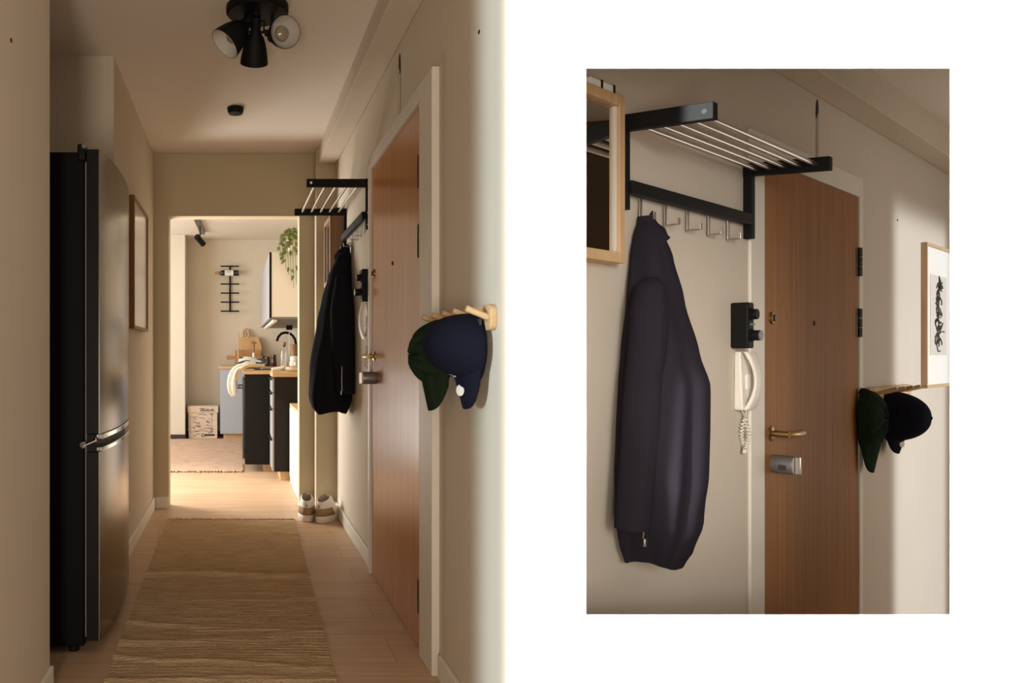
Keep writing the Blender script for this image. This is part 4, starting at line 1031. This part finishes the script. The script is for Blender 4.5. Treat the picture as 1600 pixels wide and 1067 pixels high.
# peg rack, caps
pa, pb = hf(1352, 612, .0)[0], hf(1424, 612, .018)[0]
pz = hf(1385, 613, .01)[1]
make_pegs(HF, 'pale wooden peg rack with caps in the second hall', pa, pb, pz, .062, [pa + (pb - pa) * (k + .6) / 5.2 for k in range(5)], .085, .03, pr=.010)
make_cap(HF, 'green cap on the peg rack in the second hall', hf(1366, 660, .06)[0], .014, hf(1368, 655, .06)[1], M['green'], .085, .150, .105, (.15, .085, .055, -.03), squash=.5, seed=8, group='caps on the peg rack in the second hall')
make_cap(HF, 'navy cap with a white sticker on the peg rack in the second hall', hf(1404, 650, .06)[0], .014, hf(1408, 650, .06)[1], M['navy'], .165, .128, .115, (.10, .09, .060, -.030), lean=.0, group='caps on the peg rack in the second hall', detail=navy_detail(sx=1), seed=9)
# picture at the right
qx, qz1 = hf(1448, 378, .025); _, qz0 = hf(1448, 607, .025)
root = on(HF, 'framed_print', 'oak framed ink drawing at the right of the second hall', 'picture', qx, 0, qz0)
w_, h_ = .62, qz1 - qz0
MB().box(0, .018, -.028, 0, 0, h_).box(w_ - .018, w_, -.028, 0, 0, h_).box(.018, w_ - .018, -.028, 0, 0, .018).box(.018, w_ - .018, -.028, 0, h_ - .018, h_).build('frame', M['oak_v'], root, smooth=False, bevel=.002)
MB().box(.018, w_ - .018, -.018, -.002, .018, h_ - .018).build('mat_board', M['paper'], root, smooth=False)
pz_ = h_ / 229.0
PR = MB().box(.11, w_ - .11, -.020, -.017, 52 * pz_, h_ - 48 * pz_).build('print', M['beige_paper'], root, smooth=False)
dr_ = MB(); rnd = random.Random(14); cxx = .31
for k in range(9):
    zc = h_ * (.30 + .05 * k); a = .06 + .05 * math.sin(k * 1.7) ** 2 - .004 * k
    dr_.tube([(cxx + a * math.cos(t) * (1 + .2 * math.sin(3 * t + k)), -.0215, zc + .04 * math.sin(t + k)) for t in [q * 5.2 / 18 for q in range(19)]], .0036, 6)
    dr_.tube([(cxx - a, -.0215, zc), (cxx - a * .4, -.0215, zc + .03), (cxx + .02 * math.sin(k), -.0215, zc - .01)], [.003, .007, .003], 6)
dr_.tube([(cxx, -.0215, h_ * .70), (cxx + .006, -.0215, h_ * .745), (cxx, -.0215, h_ * .79)], [.02, .010, .003], 6).build('ink_drawing', M['ink'], PR)
xk, zk = hf(1276, 240)
cable(HF, 'cable running up from the second hall door frame to a dark hole', xk, dt + .105, hf(1276, 178)[1])
plug(HF, 'dark screw hole on the wall right of the second hall door', *hf(1402, 344))

# ================================================================== LIGHT
def area(name, loc, target, sx, sy, power, col=(1, 1, 1), spread=180):
    ld_ = bpy.data.lights.new(name, 'AREA'); ld_.shape = 'RECTANGLE'; ld_.size = sx; ld_.size_y = sy; ld_.energy = power; ld_.color = col; ld_.spread = R(spread)
    o = bpy.data.objects.new(name, ld_); COL.objects.link(o); o.location = loc
    d = Vector(target) - Vector(loc); o.rotation_euler = d.to_track_quat('-Z', 'Y').to_euler(); return o
w = bpy.data.worlds.new('world'); SC.world = w; w.use_nodes = True
w.node_tree.nodes['Background'].inputs['Color'].default_value = (1.0, .89, .76, 1); w.node_tree.nodes['Background'].inputs['Strength'].default_value = .32

dv = Vector((math.cos(R(29)), math.sin(R(29)), 0))
# added beam over the white wall, then left-room daylight on the corridor's right wall
t = Vector((1.72, WY, 1.1)); area('white_wall_beam', t - dv * 2.75, t, 1.02, 2.3, 26, (.97, .985, 1), 6)
t = Vector((WX, (WY + 2.17) / 2 + .02, 1.15)); area('window_light_narrow', t - dv * 2.05, t, .19, 2.5, 1.15, (.66, .86, 1), 7)
# kitchen window
area('kitchen_window_light', (-3.0, 7.75, 1.5), (0.2, 8.1, 1.0), 2.8, 1.8, 114, (.96, .985, 1))
t = Vector((.0, 6.15, 0)); area('kitchen_floor_fill_light', (-2.3, 6.9, 2.0), t, .7, .9, 6, (1, .98, .95), 50)  # added floor light for bounce into the corridor; no direct sun here
area('kitchen_uplight_fill', (-1.0, 6.9, .5), (.15, 4.4, 2.5), .5, .8, 12, (1, .96, .90), 110)  # unseen uplight added to brighten the corridor ceiling; no lamp stands here
area('kitchen_side_window_light', (-1.75, 6.95, 1.05), (.62, 4.5, 1.5), 1.0, 1.7, 36, (1, .99, .97))
# uplight added behind the camera to brighten the corridor ceiling and walls
area('corridor_fill_light', (-.35, -1.1, .7), (-.1, 3.3, 2.2), .4, 1.0, 34, (1, .90, .76))
# second hall
p = HF.pt(2.6, 1.6, .75); area('hall_fill_light', p, HF.pt(-.2, 0, .8), .8, 1.2, 5.5, (1, .92, .81))  # warm fill added to light the hall wall
area('hall_front_fill_light', (.50, -1.0, 1.50), (1.50, WY, 1.05), .6, .8, 3.4, (1, .96, .91), 32)  # fill added near the camera to brighten the hall through the opening
a_, b_ = hf(1398, 500)[0], hf(1478, 500)[0]
p = HF.pt((a_ + b_) / 2 + .1, 1.9, .62); area('hall_window_light', p, HF.pt((a_ + b_) / 2 , 0, .62), b_ - a_, 2.5, 6, (.86, .92, 1), 8)
